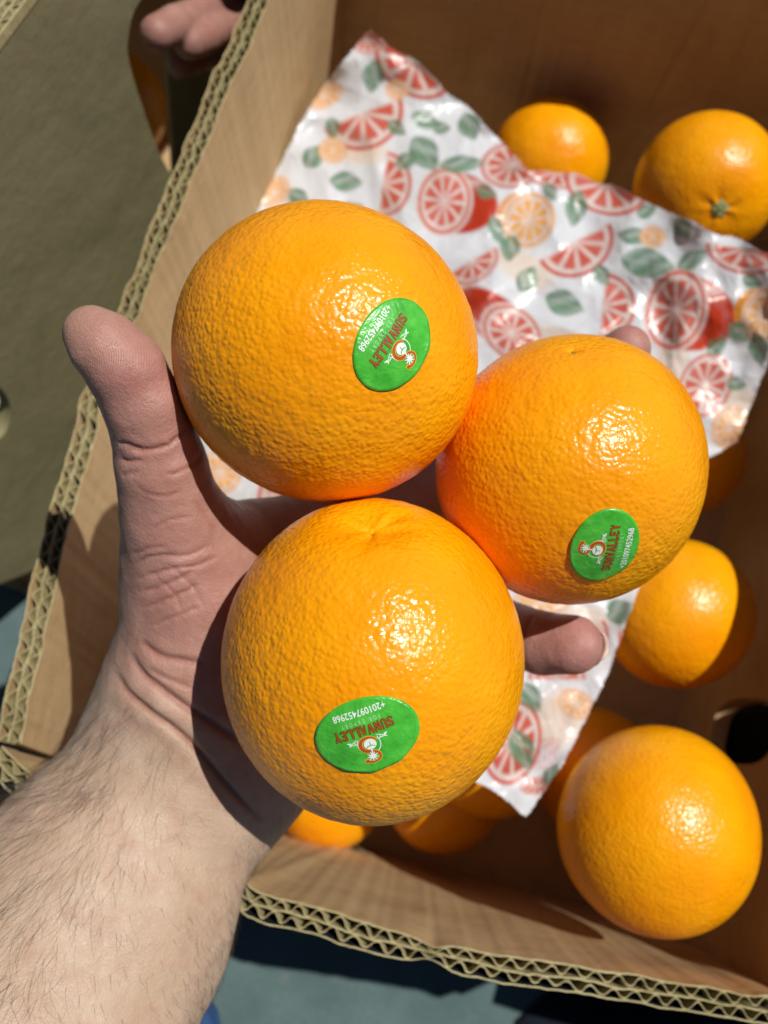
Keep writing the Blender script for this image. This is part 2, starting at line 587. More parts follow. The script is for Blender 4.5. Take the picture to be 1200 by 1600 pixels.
for k in range(9):
    t = 2 * math.pi * k / 9
    ex_ = HELD[2].a * math.cos(t) + HELD[2].b * math.sin(t)
    q = HELD[2].surf(d0 * 0.0402 + ex_ * 0.0007 * (1 + 0.3 * math.sin(3 * t)), 0.00015)[0] - HELD[2].c
    q2 = HELD[2].surf(d0 * 0.0402 + ex_ * 0.0007 * (1 + 0.3 * math.sin(3 * (t + 0.698))), 0.00015)[0] - HELD[2].c
    t2 = 2 * math.pi * (k + 1) / 9
    e2 = HELD[2].a * math.cos(t2) + HELD[2].b * math.sin(t2)
    q2 = HELD[2].surf(d0 * 0.0402 + e2 * 0.0007 * (1 + 0.3 * math.sin(3 * t2)), 0.00015)[0] - HELD[2].c
    mb.poly([HELD[2].surf(d0, 0.0003)[0] - HELD[2].c, q, q2])
add('stylar_scar', mb.mesh('stylar_scar'), dotm.m, HO[2])

# oranges in the box
def box_orange(px, py, rpx, R, seed, stem, label, sub=6, **kw):
    og = Orange(at(px, py, R * FPX / rpx), R, seed, stem, **kw)
    return og, og.build(sub, PEEL_B, label, 'oranges lying in the cardboard box')
BO = {}
BO['a'] = box_orange(857, 252, 91, 0.0360, 21, (0.2, 0.3, -0.9), 'orange against the back wall, half covered by the paper edge, left of the stem-end orange', depth=0.002)
BO['b'] = box_orange(1102, 292, 109, 0.0362, 22, (0.0, 0.0, 1.0), 'orange showing its green stem button at the right back of the box', sub=7, depth=0.0034, width=0.36, ridges=0.16)
BO['c'] = box_orange(1056, 957, 117, 0.0362, 23, (-0.5, 0.2, -0.8), 'orange half in the shadow of the right wall, beside the paper edge', depth=0.002)
BO['d'] = box_orange(1027, 1293, 153, 0.0402, 24, (-0.5, 0.45, -0.7), 'large smooth sunlit orange by the front right corner of the box', sub=7, depth=0.002, stretch=[((0.3, 1, 0), 0.04)], lump=0.028)
BO['e'] = box_orange(926, 1204, 97, 0.0355, 25, (-0.3, 0.2, -0.9), 'orange wedged between the paper tip and the large front orange', depth=0.002)
BO['g'] = box_orange(515, 1236, 88, 0.0330, 26, (0.3, 0.2, -0.9), 'orange touching the front wall, peeping out below the front held orange', depth=0.002)
BO['h'] = box_orange(692, 1238, 92, 0.0335, 27, (0.3, 0.2, -0.9), 'orange mostly in shade against the front wall, left of the paper tip', depth=0.002)
BO['i'] = box_orange(768, 1170, 104, 0.0355, 28, (0.3, 0.2, -0.9), 'orange lying under the pointed lower tip of the printed paper', depth=0.002)
BO['j'] = box_orange(1068, 712, 94, 0.0350, 29, (0.3, 0.2, -0.9), 'shaded orange by the right wall under the right edge of the paper', depth=0.002)
BO['l'] = box_orange(300, 965, 100, 0.0350, 30, (0.3, 0.2, -0.9), 'shaded orange between the left wall and the wrist', depth=0.002)
og = BO['b'][0]
og_stem = og.hit(1126, 329)
# rebuild this one with its stem end turned to the camera
bpy.data.objects.remove(BO['b'][1])
og = Orange(og.c, og.R, 22, og_stem, 0.0026, 0.32, 0.14)
ob = og.build(7, PEEL_B, 'orange showing its green stem button at the right back of the box', 'oranges lying in the cardboard box')
stem_button(og, ob, 0.0044)

# ------------------------------------------------------------------ stickers on the held oranges
gm = M('green_sticker', 0.32, 0.5)
co = gm.coord()
cc = gm.ramp(gm.noise(co, 220, 4, 0.6), [(0.3, (0.040, 0.34, 0.022)), (0.55, (0.070, 0.47, 0.040)), (0.8, (0.13, 0.55, 0.07))])
gm.col(cc)
gm.norm(gm.bump(gm.noise(co, 900, 2), 0.25, 0.0003, gm.bump(gm.noise(co, 170, 3, 0.6, 1.0), 0.36, 0.0012)))
gm.b.inputs['Coat Weight'].default_value = 0.3
def flat(name, c, rough=0.4):
    m = M(name, rough); m.col(c); return m.m
WHITE = flat('white_print', (0.80, 0.84, 0.80)); PALE = flat('pale_green_print', (0.42, 0.72, 0.42))
RED = flat('red_print', (0.46, 0.075, 0.012)); DARK = flat('dark_brown_print', (0.13, 0.055, 0.006)); GOLD = flat('gold_print', (0.80, 0.40, 0.03))

_txt = {}
def text_tris(s, bold=0.0, space=1.0):
    key = (s, bold, space)
    if key not in _txt:
        cu = bpy.data.curves.new('t', 'FONT')
        cu.body = s
        cu.size = 1.0
        cu.align_x = 'CENTER'
        cu.offset = bold
        cu.space_character = space
        cu.resolution_u = 3
        ob = bpy.data.objects.new('t', cu); COL.objects.link(ob)
        me = bpy.data.meshes.new_from_object(ob.evaluated_get(bpy.context.evaluated_depsgraph_get()))
        bpy.data.objects.remove(ob); bpy.data.curves.remove(cu)
        me.calc_loop_triangles()
        V = np.array([v.co[:2] for v in me.vertices])
        F = [tuple(t.vertices) for t in me.loop_triangles]
        bpy.data.meshes.remove(me)
        _txt[key] = (V, F)
    return _txt[key]

class Flat:
    """print built in the sticker's plane in millimetres (x right, y up), polygons with a small stacking height"""
    def __init__(s):
        s.v, s.f, s.h = [], [], []
        s.k = 0
    def poly(s, pts, lift=0.0):
        b = len(s.v)
        s.v += [tuple(p) for p in pts]
        s.h += [lift + s.k * 0.0006] * len(pts)
        s.k += 1
        s.f.append(tuple(range(b, b + len(pts))))
    def line(s, p, q, w0, w1=None, lift=0.0):
        w1 = w0 if w1 is None else w1
        p, q = np.array(p, float), np.array(q, float)
        d = (q - p) / np.linalg.norm(q - p); n = np.array([-d[1], d[0]])
        s.poly([p + n * w0 / 2, p - n * w0 / 2, q - n * w1 / 2, q + n * w1 / 2], lift)
    def strip(s, pts, ws, lift=0.0):
        pts = np.array(pts, float)
        T = np.gradient(pts, axis=0); T /= np.linalg.norm(T, axis=1)[:, None]
        N = np.stack([-T[:, 1], T[:, 0]], 1)
        L, Rr = pts + N * np.array(ws)[:, None] / 2, pts - N * np.array(ws)[:, None] / 2
        b = len(s.v); n = len(pts)
        s.v += [tuple(p) for p in L] + [tuple(p) for p in Rr]
        s.h += [lift] * (2 * n)
        for i in range(n - 1):
            s.f.append((b + i, b + n + i, b + n + i + 1, b + i + 1))
    def disc(s, c, rx, ry, n=20, lift=0.0):
        s.poly([(c[0] + rx * math.cos(2 * math.pi * k / n), c[1] + ry * math.sin(2 * math.pi * k / n)) for k in range(n)], lift)
    def text(s, V, F, w, cx, y, h=None):
        x0, x1 = V[:, 0].min(), V[:, 0].max()
        y0, y1 = V[:, 1].min(), V[:, 1].max()
        sx = w / (x1 - x0); sy = sx if h is None else h / (y1 - y0)
        b = len(s.v)
        s.v += [(cx + (p[0] - (x0 + x1) / 2) * sx, y + (p[1] - (y0 + y1) / 2) * sy) for p in V]
        s.h += [0.0] * len(V)
        s.f += [tuple(b + i for i in f) for f in F]

def serif_word(F, word, cx, y, H, W, grow, lift):
    """SUNVALLEY in a small serif face: thick and thin strokes with slab serifs"""
    G = {
        'U': ([((.16, 1), (.16, .28), .20), ((.80, 1), (.80, .28), .10)], [((.02, .97), (.36, .97)), ((.66, .97), (.94, .97))]),
        'N': ([((.16, 0), (.16, 1), .10), ((.14, 1), (.82, 0), .20), ((.82, 0), (.82, 1), .10)], [((.02, .03), (.32, .03)), ((.0, .97), (.2, .97)), ((.66, .97), (.98, .97))]),
        'V': ([((.14, 1), (.50, .0), .20), ((.50, .0), (.86, 1), .10)], [((.0, .97), (.34, .97)), ((.70, .97), (1, .97))]),
        'A': ([((.14, 0), (.50, 1), .10), ((.50, 1), (.86, 0), .20), ((.28, .36), (.72, .36), .09)], [((.0, .03), (.32, .03)), ((.66, .03), (1, .03))]),
        'L': ([((.20, 0), (.20, 1), .20), ((.1, .045), (.84, .045), .09), ((.84, 0), (.84, .28), .08)], [((.04, .97), (.40, .97)), ((.04, .03), (.4, .03))]),
        'E': ([((.20, 0), (.20, 1), .20), ((.1, .045), (.82, .045), .09), ((.1, .955), (.80, .955), .09), ((.2, .52), (.62, .52), .08), ((.82, 0), (.82, .25), .08), ((.80, .76), (.80, 1), .08), ((.62, .38), (.62, .66), .07)], [((.02, .97), (.3, .97))]),
        'Y': ([((.12, 1), (.50, .46), .20), ((.50, .46), (.88, 1), .10), ((.50, 0), (.50, .48), .19)], [((.0, .97), (.32, .97)), ((.70, .97), (1, .97)), ((.32, .03), (.68, .03))]),
    }
    adv = W / len(word)
    gw = adv * 0.88
    for i, ch in enumerate(word):
        x0 = cx - W / 2 + adv * (i + 0.06)
        P_ = lambda p: (x0 + p[0] * gw, y - H / 2 + p[1] * H)
        if ch == 'S':
            pts = [(.80, .74), (.74, .90), (.5, .97), (.24, .90), (.18, .74), (.30, .60), (.5, .52), (.72, .42), (.82, .27), (.74, .10), (.5, .03), (.24, .10), (.17, .27)]
            ws = [.06, .08, .10, .13, .17, .20, .21, .20, .17, .13, .10, .08, .06]
            F.strip([P_(p) for p in pts], [w * gw + grow for w in ws], lift)
            F.line(P_((.81, .70)), P_((.81, .99)), .07 * gw + grow, lift=lift); F.line(P_((.17, .01)), P_((.17, .30)), .07 * gw + grow, lift=lift)
            continue
        st, se = G[ch]
        for p, q, w in st:
            F.line(P_(p), P_(q), w * gw + grow, lift=lift)
        for p, q in se:
            F.line(P_(p), P_(q), .07 * H + grow, lift=lift)
        if ch == 'U':
            pts = [(.16, .34), (.20, .14), (.34, .04), (.48, .02), (.64, .05), (.76, .15), (.80, .34)]
            F.strip([P_(p) for p in pts], [w * gw + grow for w in (.20, .18, .14, .11, .10, .10, .10)], lift)

def sticker(og, parent, px, py, dx, dy, a=13.0, b=9.5, curl=0.0):
    n0 = og.hit(px, py)
    n1_ = og.hit(px + dx * 12, py + dy * 12)
    t = n1_ - n0; t = nrm(t - n0 * np.dot(t, n0)); u = np.cross(n0, t)
    def place(v, h):
        v = np.asarray(v, float) * 0.001
        r = np.hypot(v[:, 0] / (a * .001), v[:, 1] / (b * .001))
        d = n0 * og.R + v[:, :1] * t + v[:, 1:2] * u
        lift = curl * 14 * np.clip(r - 0.78, 0, 1) ** 2 * np.clip(-(v[:, 0] * .3 + v[:, 1] * -.7) / .008, 0, 1) * (0.75 + 0.25 * np.sin(v[:, 0] * 900))
        return og.surf(d, 0) + d / np.linalg.norm(d, axis=1)[:, None] * (0.00028 + lift + np.asarray(h) * 0.001)[:, None] - og.c
    n, k = 72, 14
    V, F = [(0, 0)], []
    for i in range(1, k + 1):
        for j in range(n):
            th = 2 * math.pi * j / n
            V.append((a * i / k * math.cos(th), b * i / k * math.sin(th)))
    for j in range(n):
        F.append((0, 1 + j, 1 + (j + 1) % n))
        for i in range(k - 1):
            p = 1 + i * n
            F.append((p + j, p + n + j, p + n + (j + 1) % n, p + (j + 1) % n))
    # thin edge down to the peel
    e0 = 1 + (k - 1) * n
    Vn = list(place(V, np.zeros(len(V))))
    base = len(Vn)
    low = place(V[e0:], np.full(n, -0.24))
    Vn += list(low)
    for j in range(n):
        F.append((e0 + j, base + j, base + (j + 1) % n, e0 + (j + 1) % n))
    st = add('sticker', mesh_np('sticker', Vn, F), gm.m, parent)
    def emit(name, fl, mat, lift):
        if name in ('sprig', 'emblem', 'emblem_outline', 'fruit_print', 'leaf_print'):
            fl.v = [(x * 0.86, y * 0.86 + 0.15) for x, y in fl.v]
        me = mesh_np(name, place(fl.v, np.array(fl.h) + lift), fl.f, False)
        return add(name, me, mat, st)
    f = Flat(); V, T = text_tris('+201097452968', 0.012); f.text(V, T, 13.2, -0.4, -6.0, 1.75)
    emit('phone_number', f, WHITE, 0.05)
    f = Flat(); V, T = text_tris('FOR EXPORT', 0.0, 1.9); f.text(V, T, 9.6, 0.0, -3.75, 1.05)
    emit('lettering', f, PALE, 0.05)
    f = Flat(); serif_word(f, 'SUNVALLEY', 0, -1.55, 2.3, 15.0, 0.40, 0.0); emit('lettering_outline', f, DARK, 0.05)
    f = Flat(); serif_word(f, 'SUNVALLEY', 0, -1.55, 2.15, 15.0, 0.0, 0.0); emit('brand_lettering', f, RED, 0.10)
    # emblem: a tall letter S, a pale fruit in its lower bowl, a palm crown in its upper bowl, sprigs on both sides
    th = np.linspace(0, 1, 40)
    Sx = [(2.3, 6.9), (1.7, 7.5), (0.4, 7.8), (-1.2, 7.3), (-1.8, 6.1), (-1.1, 5.0), (0.4, 4.4), (1.9, 3.7), (2.5, 2.3), (1.9, 0.9), (0.3, 0.25), (-1.5, 0.6), (-2.4, 1.7)]
    Sw = [.7, .6, .5, .5, .6, .75, .95, 1.0, .9, .75, .6, .42, .2]
    P2, _ = resample(Sx, 0.25)
    W2 = np.interp(np.linspace(0, 1, len(P2)), np.linspace(0, 1, len(Sw)), Sw)
    f = Flat()
    arc = [(-3.1 * math.cos(q) + 0.0, 2.3 + 3.0 * math.sin(q)) for q in np.linspace(-0.5, 1.0, 14)]
    f.strip(arc, [0.22] * 14)
    arc = [(3.2 * math.cos(q) + 0.0, 2.1 + 2.9 * math.sin(q)) for q in np.linspace(-0.6, 0.6, 12)]
    f.strip(arc, [0.2] * 12, 0.002)
    for sgn in (-1, 1):
        for j, (r0, ang, ln) in enumerate(((3.2, 0.1, 1.3), (4.1, -0.25, 1.4))):
            c0 = np.array([sgn * r0, 1.1 - 0.1 * j])
            cur = [c0 + np.array([sgn * 0.55 * math.cos(q), 0.55 * math.sin(q)]) * (0.5 + 0.12 * q) for q in np.linspace(0, 4.2, 10)]
            f.strip(cur, [0.26 - 0.012 * i for i in range(10)], 0.004 + j * 0.001)
        f.line((sgn * 4.9, 0.9), (sgn * 5.8, 0.4), 0.75, 0.1)
        f.line((sgn * 4.6, 1.1), (sgn * 5.5, 1.6), 0.5, 0.1)
        f.strip([(sgn * 2.6, 0.2), (sgn * 3.4, 0.35), (sgn * 4.2, 0.8), (sgn * 5.0, 0.85)], [0.1, 0.2, 0.2, 0.1], 0.006)
    emit('sprig', f, WHITE, 0.04)
    f = Flat(); f.strip(P2, W2 + 0.36); f.poly([(1.4, 6.6), (3.0, 6.4), (2.7, 8.3)], 0.002); emit('emblem_outline', f, GOLD, 0.06)
    f = Flat(); f.strip(P2, W2); f.poly([(1.7, 6.8), (2.75, 6.65), (2.55, 7.9)], 0.002); emit('emblem', f, RED, 0.10)
    f = Flat()
    f.disc((-0.25, 2.25), 1.75, 1.55, 24)
    for q in range(9):
        an = 2 * math.pi * q / 9
        f.line((0.35, 6.0), (0.35 + 1.75 * math.cos(an), 6.0 + 1.55 * math.sin(an)), 0.75, 0.08)
    f.line((0.3, 5.8), (-0.2, 3.4), 0.3, 0.4)
    emit('fruit_print', f, WHITE, 0.14)
    f = Flat()
    f.strip([(-1.6, 3.1), (-0.7, 2.6), (0.5, 2.7), (1.2, 3.3)], [0.1, 0.3, 0.3, 0.1])
    f.line((-0.2, 2.6), (-0.4, 1.4), 0.22, 0.1)
    emit('leaf_print', f, gm.m, 0.19)
    return st

sticker(HELD[1], HO[1], 615, 538, -0.54, 0.84, a=12.4, b=9.2, curl=0.0009)
sticker(HELD[2], HO[2], 945, 856, 0.20, -0.98, a=12.0, b=9.2, curl=0.0007)
sticker(HELD[3], HO[3], 572, 1151, -0.95, 0.30, a=13.2, b=9.4, curl=0.0012)

# ------------------------------------------------------------------ printed tissue paper
ctrl = [(575, 45, .405), (500, 140, .425), (440, 250, .43), (385, 340, .43), (690, 125, .415), (770, 205, .415), (830, 265, .405), (950, 285, .40),
        (1100, 352, .368), (1200, 392, .365), (1220, 520, .375), (1155, 690, .392), (1100, 720, .40), (900, 450, .39), (650, 300, .41), (760, 450, .395), (450, 600, .425),
        (330, 730, .435), (180, 840, .44), (200, 890, .44), (1000, 920, .385), (950, 1060, .392), (885, 1190, .388), (825, 1277, .388), (745, 1222, .392), (600, 900, .41), (820, 1000, .385), (400, 930, .43)]
cx = np.array([(a, b) for a, b, _ in ctrl]) / 400.0
cz = np.array([d for *_, d in ctrl])
def tps(r2):
    return np.where(r2 > 1e-12, r2 * np.log(np.maximum(r2, 1e-12)), 0)
K = tps(((cx[:, None] - cx[None]) ** 2).sum(-1)) + np.eye(len(cx)) * 0.02
Q = np.hstack([np.ones((len(cx), 1)), cx])
A = np.block([[K, Q], [Q.T, np.zeros((3, 3))]])
sol = np.linalg.solve(A, np.concatenate([cz, np.zeros(3)]))
poly = np.array([(575, 45), (640, 88), (690, 128), (735, 172), (770, 205), (800, 240), (830, 264), (890, 270), (950, 285), (1030, 322), (1100, 354), (1190, 388), (1235, 402),
                 (1240, 480), (1205, 560), (1155, 690), (1100, 722), (1040, 830), (1000, 922), (950, 1060), (885, 1190), (825, 1277), (745, 1222), (600, 1110), (400, 960), (190, 895), (168, 835),
                 (190, 760), (300, 690), (330, 560), (362, 430), (385, 340), (440, 250), (470, 190), (500, 140), (540, 88)], float)
STEP = 2.6
gx = np.arange(170, 1246, STEP); gy = np.arange(36, 1284, STEP)
GX, GY = np.meshgrid(gx, gy, indexing='ij')
def inside(X, Y, pl):
    r = np.zeros(X.shape, bool)
    n = len(pl)
    for i in range(n):
        x0, y0 = pl[i]; x1, y1 = pl[(i + 1) % n]
        c = ((y0 > Y) != (y1 > Y)) & (X < (x1 - x0) * (Y - y0) / ((y1 - y0) if y1 != y0 else 1e-9) + x0)
        r ^= c
    return r
edge_wob = 3 * np.sin(GX / 17 + GY / 31) + 2 * np.sin(GX / 7.3 - GY / 11)
ins = inside(GX + edge_wob * 0.6, GY - edge_wob * 0.5, poly)
pts = np.stack([GX.ravel(), GY.ravel()], 1)
D = np.zeros(len(pts))
for i in range(0, len(pts), 40000):
    q = pts[i:i + 40000] / 400.0
    D[i:i + 40000] = tps(((q[:, None] - cx[None]) ** 2).sum(-1)) @ sol[:len(cx)] + sol[len(cx)] + q @ sol[len(cx) + 1:]
# crumples: facetted ridges
def ridged(X, Y, sc, seed):
    out = np.empty(len(X))
    for i, (x, y) in enumerate(zip(X, Y)):
        out[i] = 1 - abs(mnoise.noise(Vector((x * sc, y * sc, seed)))) * 2
    return out
sub = (slice(None, None, 2), slice(None, None, 2))
def field(sc, seed):
    a = GX[::3, ::3]; b = GY[::3, ::3]
    h = ridged(a.ravel() + 30 * np.sin(b.ravel() / 90), b.ravel(), sc, seed).reshape(a.shape)
    # bilinear back to the full grid
    i = np.arange(GX.shape[0]) / 3; j = np.arange(GX.shape[1]) / 3
    i = np.minimum(i, a.shape[0] - 1.001); j = np.minimum(j, a.shape[1] - 1.001)
    i0, j0 = i.astype(int), j.astype(int); fi, fj = (i - i0)[:, None], (j - j0)[None]
    return (h[i0][:, j0] * (1 - fi) * (1 - fj) + h[i0 + 1][:, j0] * fi * (1 - fj) + h[i0][:, j0 + 1] * (1 - fi) * fj + h[i0 + 1][:, j0 + 1] * fi * fj)
wr = field(1 / 120, 3.1) * 0.0040
_r = np.random.default_rng(5)
for k in range(16):                                      # straight sharp folds
    an, wl = _r.uniform(0, math.pi), _r.uniform(50, 190)
    ph_ = (GX * math.cos(an) + GY * math.sin(an) + 18 * np.sin(GX / 95 + k) * np.cos(GY / 120 - k)) / wl + _r.uniform(0, 1)
    tri_ = np.abs((ph_ % 1) - 0.5) * 2
    mk = np.clip(np.sin(GX / _r.uniform(60, 140) + _r.uniform(0, 6)) * np.sin(GY / _r.uniform(60, 140) + _r.uniform(0, 6)) * 1.6, 0, 1)
    wr = wr + tri_ * mk * wl * 0.000018
ed = np.full(len(pts), 1e9)
for i in range(len(poly)):
    a_, b_ = poly[i], poly[(i + 1) % len(poly)]
    ab_ = b_ - a_
    t_ = np.clip(((pts - a_) @ ab_) / (ab_ @ ab_), 0, 1)
    ed = np.minimum(ed, np.hypot(*(pts - a_ - t_[:, None] * ab_).T))
curl_n = np.sin(pts[:, 0] / 23 + 1.3 * np.sin(pts[:, 1] / 31)) * np.sin(pts[:, 1] / 27 + 0.6)
D = D - (wr.ravel() - 0.002) - 0.0035 * np.exp(-(ed / 16) ** 2) * curl_n
d = np.stack([(pts[:, 0] - 600) / FPX, (800 - pts[:, 1]) / FPX * CT + ST, (800 - pts[:, 1]) / FPX * ST - CT], 1)
PV = np.array([0, 0, GD]) + d * (D / -d[:, 2])[:, None]
# print, as colour on the sheet
C_ = np.ones((len(pts), 3)) * np.array([0.74, 0.775, 0.82])
X, Y = pts[:, 0], pts[:, 1]
CORAL, PITH, LEAF, LEAF2, ORG, PEACH = (np.array(q) for q in ((0.60, 0.055, 0.018), (0.74, 0.65, 0.61), (0.075, 0.185, 0.095), (0.17, 0.34, 0.21), (0.84, 0.36, 0.03), (0.82, 0.62, 0.42)))
_wc = np.array([mnoise.noise(Vector((x / 26, y / 26, 2.2))) for x, y in pts[::1]]) * 0.25 + 1.0
def paint(mask, col, a=1.0):
    mm = (np.clip(mask, 0, 1) * a * np.clip(_wc, 0.4, 1))[:, None]
    C_[:] = C_ * (1 - mm) + col * mm
def sm(x, w=4.0):
    return np.clip(x / w + 0.5, 0, 1)
def local(cx_, cy_, ang):
    c, s = math.cos(R_(ang)), math.sin(R_(ang))
    x, y = X - cx_, Y - cy_
    return x * c + y * s, -x * s + y * c
def slice_round(cx_, cy_, rx, ry, ang=0, col=CORAL, half=None, n=10):
    rx, ry = rx * 1.12, ry * 1.12
    x, y = local(cx_, cy_, ang)
    r = np.hypot(x / rx, y / ry); th = np.arctan2(y / ry, x / rx)
    cut = np.ones(len(X)) if half is None else sm(y * half + 0.0, 3)
    paint(sm((1 - r) * min(rx, ry)) * cut, col)
    paint(sm((0.90 - r) * min(rx, ry)) * cut, PITH)
    seg = np.abs(((th / (2 * math.pi) * n) % 1) - 0.5) * 2        # 1 on the membranes
    inner = sm((0.76 - r) * min(rx, ry)) * sm((r - 0.10) * min(rx, ry)) * np.clip((0.86 - seg) * 5 * np.maximum(r, .2), 0, 1) * cut
    fl = 0.90 + 0.10 * np.sin(th * 31 + r * 9) * np.cos(r * 17)
    paint(inner * fl, col * np.array([1.0, 1.05, 1.05]), 1.0)
def half_fruit(cx_, cy_, rx, ry, ang, bx, col=CORAL):
    x, y = local(cx_, cy_, ang)
    body = sm((1 - np.hypot((x - bx * 0.15) / (bx), y / (ry * 1.06))) * ry) * sm(x, 3)
    paint(body, col * np.array([0.88, 0.8, 0.8]))
    hl = np.exp(-(((x - bx * 0.55) / (bx * 0.3)) ** 2 + ((y + ry * 0.75) / (ry * 0.16)) ** 2))
    paint(hl, PITH, 0.7)
    slice_round(cx_, cy_, rx * 1.12, ry * 1.08, ang, PITH)
    slice_round(cx_, cy_, rx, ry, ang, col)
def leaf(cx_, cy_, ln, w, ang, col=LEAF, a=0.9):
    ln, w = ln * 1.15, w * 1.15
    x, y = local(cx_, cy_, ang)
    t = np.clip(x / ln + 0.5, 0, 1)
    prof = w * np.sin(math.pi * t ** 0.85) ** 0.9
    m = sm((prof - np.abs(y))) * ((x > -ln / 2) & (x < ln / 2))
    paint(m * (0.82 + 0.18 * np.sin(y / w * 5 + x / 6)), col, a)
    paint(m * np.exp(-(y / 1.6) ** 2), PITH, 0.35)
    paint(m * sm(y, w) , LEAF2, 0.45)
def blob(cx_, cy_, rx, ry, ang, col, a):
    x, y = local(cx_, cy_, ang)
    paint(np.clip((1 - np.hypot(x / rx, y / ry)) * 2.5, 0, 1), col, a)
for q in ((560, 235, 60, 26, 5), (820, 420, 60, 30, 30), (700, 480, 60, 50, 0), (880, 540, 70, 30, 20), (1050, 560, 30, 60, 20), (930, 610, 60, 40, 0), (870, 1125, 45, 55, 0), (900, 970, 70, 28, 0), (1150, 640, 45, 45, 0)):
    blob(*q, PEACH, 0.55)
slice_round(566, 176, 58, 52, -22, half=1)
slice_round(648, 96, 62, 46, 40, half=1)
slice_round(598, 288, 46, 40, -82, half=1, col=CORAL)
half_fruit(694, 314, 36, 46, 8, 74)
slice_round(800, 258, 44, 32, -6); slice_round(872, 268, 46, 24, 4)
slice_round(948, 286, 60, 44, 18, half=1)
slice_round(898, 378, 56, 48, -28, half=1)
slice_round(942, 478, 46, 46, -84, half=1)
half_fruit(1056, 484, 40, 56, 14, 84)
slice_round(1165, 388, 56, 36, 8, half=1)
half_fruit(800, 520, 44, 34, -140, 90)
slice_round(736, 408, 40, 30, -30, half=1)
slice_round(1102, 602, 36, 46, 25); 
half_fruit(826, 344, 34, 38, 210, 44, ORG); half_fruit(1192, 492, 26, 38, 200, 40, ORG)
half_fruit(1140, 668, 24, 30, 20, 38, ORG); slice_round(508, 150, 26, 16, -30, ORG); slice_round(344, 738, 30, 30, 0, ORG); slice_round(430, 300, 24, 18, -50, ORG)
slice_round(800, 1160, 40, 60, 12); slice_round(838, 1228, 22, 12, -8); slice_round(845, 940, 40, 18, 0, ORG); slice_round(870, 1062, 40, 30, 0, half=-1)
slice_round(575, 62, 24, 20, 0)
for q in ((583, 120, 46, 15, 100), (490, 244, 38, 14, -50), (541, 284, 46, 14, 6), (666, 188, 44, 12, 22), (664, 240, 56, 20, 55), (722, 256, 64, 12, -4), (734, 198, 40, 16, 70), (900, 326, 52, 15, 100),
          (776, 360, 44, 10, 70), (797, 388, 38, 14, 100), (824, 436, 40, 15, -60), (882, 474, 56, 18, 20), (994, 369, 50, 12, 4), (1012, 411, 76, 21, 10), (1082, 405, 48, 12, -30), (1066, 357, 34, 13, 60),
          (1155, 520, 36, 14, 40), (1186, 546, 46, 14, 80), (968, 955, 40, 18, -30), (830, 1090, 46, 14, 62), (816, 1172, 60, 17, 70), (468, 310, 36, 12, 40), (382, 350, 30, 10, 60), (700, 640, 60, 18, 20), (880, 800, 60, 18, 70), (640, 860, 60, 18, 0), (500, 700, 60, 18, 40)):
    leaf(*q)
for q in ((620, 200, 30, 10, 40), (636, 250, 34, 11, -30), (548, 330, 40, 13, -20), (760, 300, 30, 10, 20), (860, 300, 28, 9, 60), (940, 430, 34, 11, 60), (1010, 330, 30, 10, -20), (990, 560, 40, 13, 10), (1120, 540, 34, 11, -40), (1176, 440, 30, 10, 20), (520, 200, 30, 10, 80), (900, 1020, 40, 13, 20), (862, 1210, 34, 11, -60), (780, 1120, 34, 11, 20), (690, 200, 26, 9, 0), (1150, 600, 30, 10, 10)):
    leaf(*q)
for q in ((620, 140, 16, 14, 0, ORG), (520, 235, 20, 18, 0, ORG), (750, 320, 0, 0, 0, ORG), (960, 395, 0, 0, 0, ORG), (1020, 370, 18, 15, 0, ORG), (1110, 440, 0, 0, 0, ORG), (985, 610, 26, 22, 0, ORG), (900, 1100, 26, 20, 30, ORG)):
    if q[2]:
        slice_round(*q)
slice_round(480, 350, 40, 34, 20, half=1); slice_round(1010, 1000, 40, 34, 20, half=1); slice_round(905, 1000, 44, 36, -40, half=1)
for k in range(7):                         # a block of fine pink printed lines
    x, y = local(838 + k * 5, 1178, 18)
    paint(sm(1.5 - np.abs(x), 1.5) * (np.abs(y) < 26) * (np.sin(y * 1.3 + k) > -0.6), CORAL, 0.5)
for q in ((640, 520), (700, 760), (460, 780), (930, 720)):
    slice_round(q[0], q[1], 52, 48, q[0] % 90)
idx = -np.ones(GX.shape, int)
keep = ins
F_ok = keep[:-1, :-1] & keep[1:, :-1] & keep[1:, 1:] & keep[:-1, 1:]
ny = GX.shape[1]
vi = np.arange(GX.size).reshape(GX.shape)
F = np.stack([vi[:-1, :-1][F_ok], vi[1:, :-1][F_ok], vi[1:, 1:][F_ok], vi[:-1, 1:][F_ok]], 1)
used = np.unique(F)
remap = -np.ones(GX.size, int); remap[used] = np.arange(len(used))
pm = mesh_np('printed_paper', PV[used], remap[F])
ca = pm.color_attributes.new('print', 'FLOAT_COLOR', 'POINT')
ca.data.foreach_set('color', np.hstack([C_[used], np.ones((len(used), 1))]).astype(np.float32).ravel())
m = M('printed_tissue', 0.30, 0.5)
at_ = m.attr('print')
m.col(at_.outputs['Color'])
co = m.coord()
m.norm(m.bump(m.noise(co, 300, 2, 0.5), 0.18, 0.0006, m.bump(m.noise(co, 60, 3, 0.5, 1.5), 0.4, 0.003)))
tr = m.n('ShaderNodeBsdfTranslucent')
m.l(at_.outputs['Color'], tr.inputs['Color'])
mx = m.n('ShaderNodeMixShader'); mx.inputs[0].default_value = 0.24
m.l(m.b.outputs[0], mx.inputs[1]); m.l(tr.outputs[0], mx.inputs[2])
m.l(mx.outputs[0], m.t.nodes['Material Output'].inputs['Surface'])
add('printed_paper', pm, m.m, label='crumpled white paper sheet printed with red citrus slices and green leaves', cat='paper')

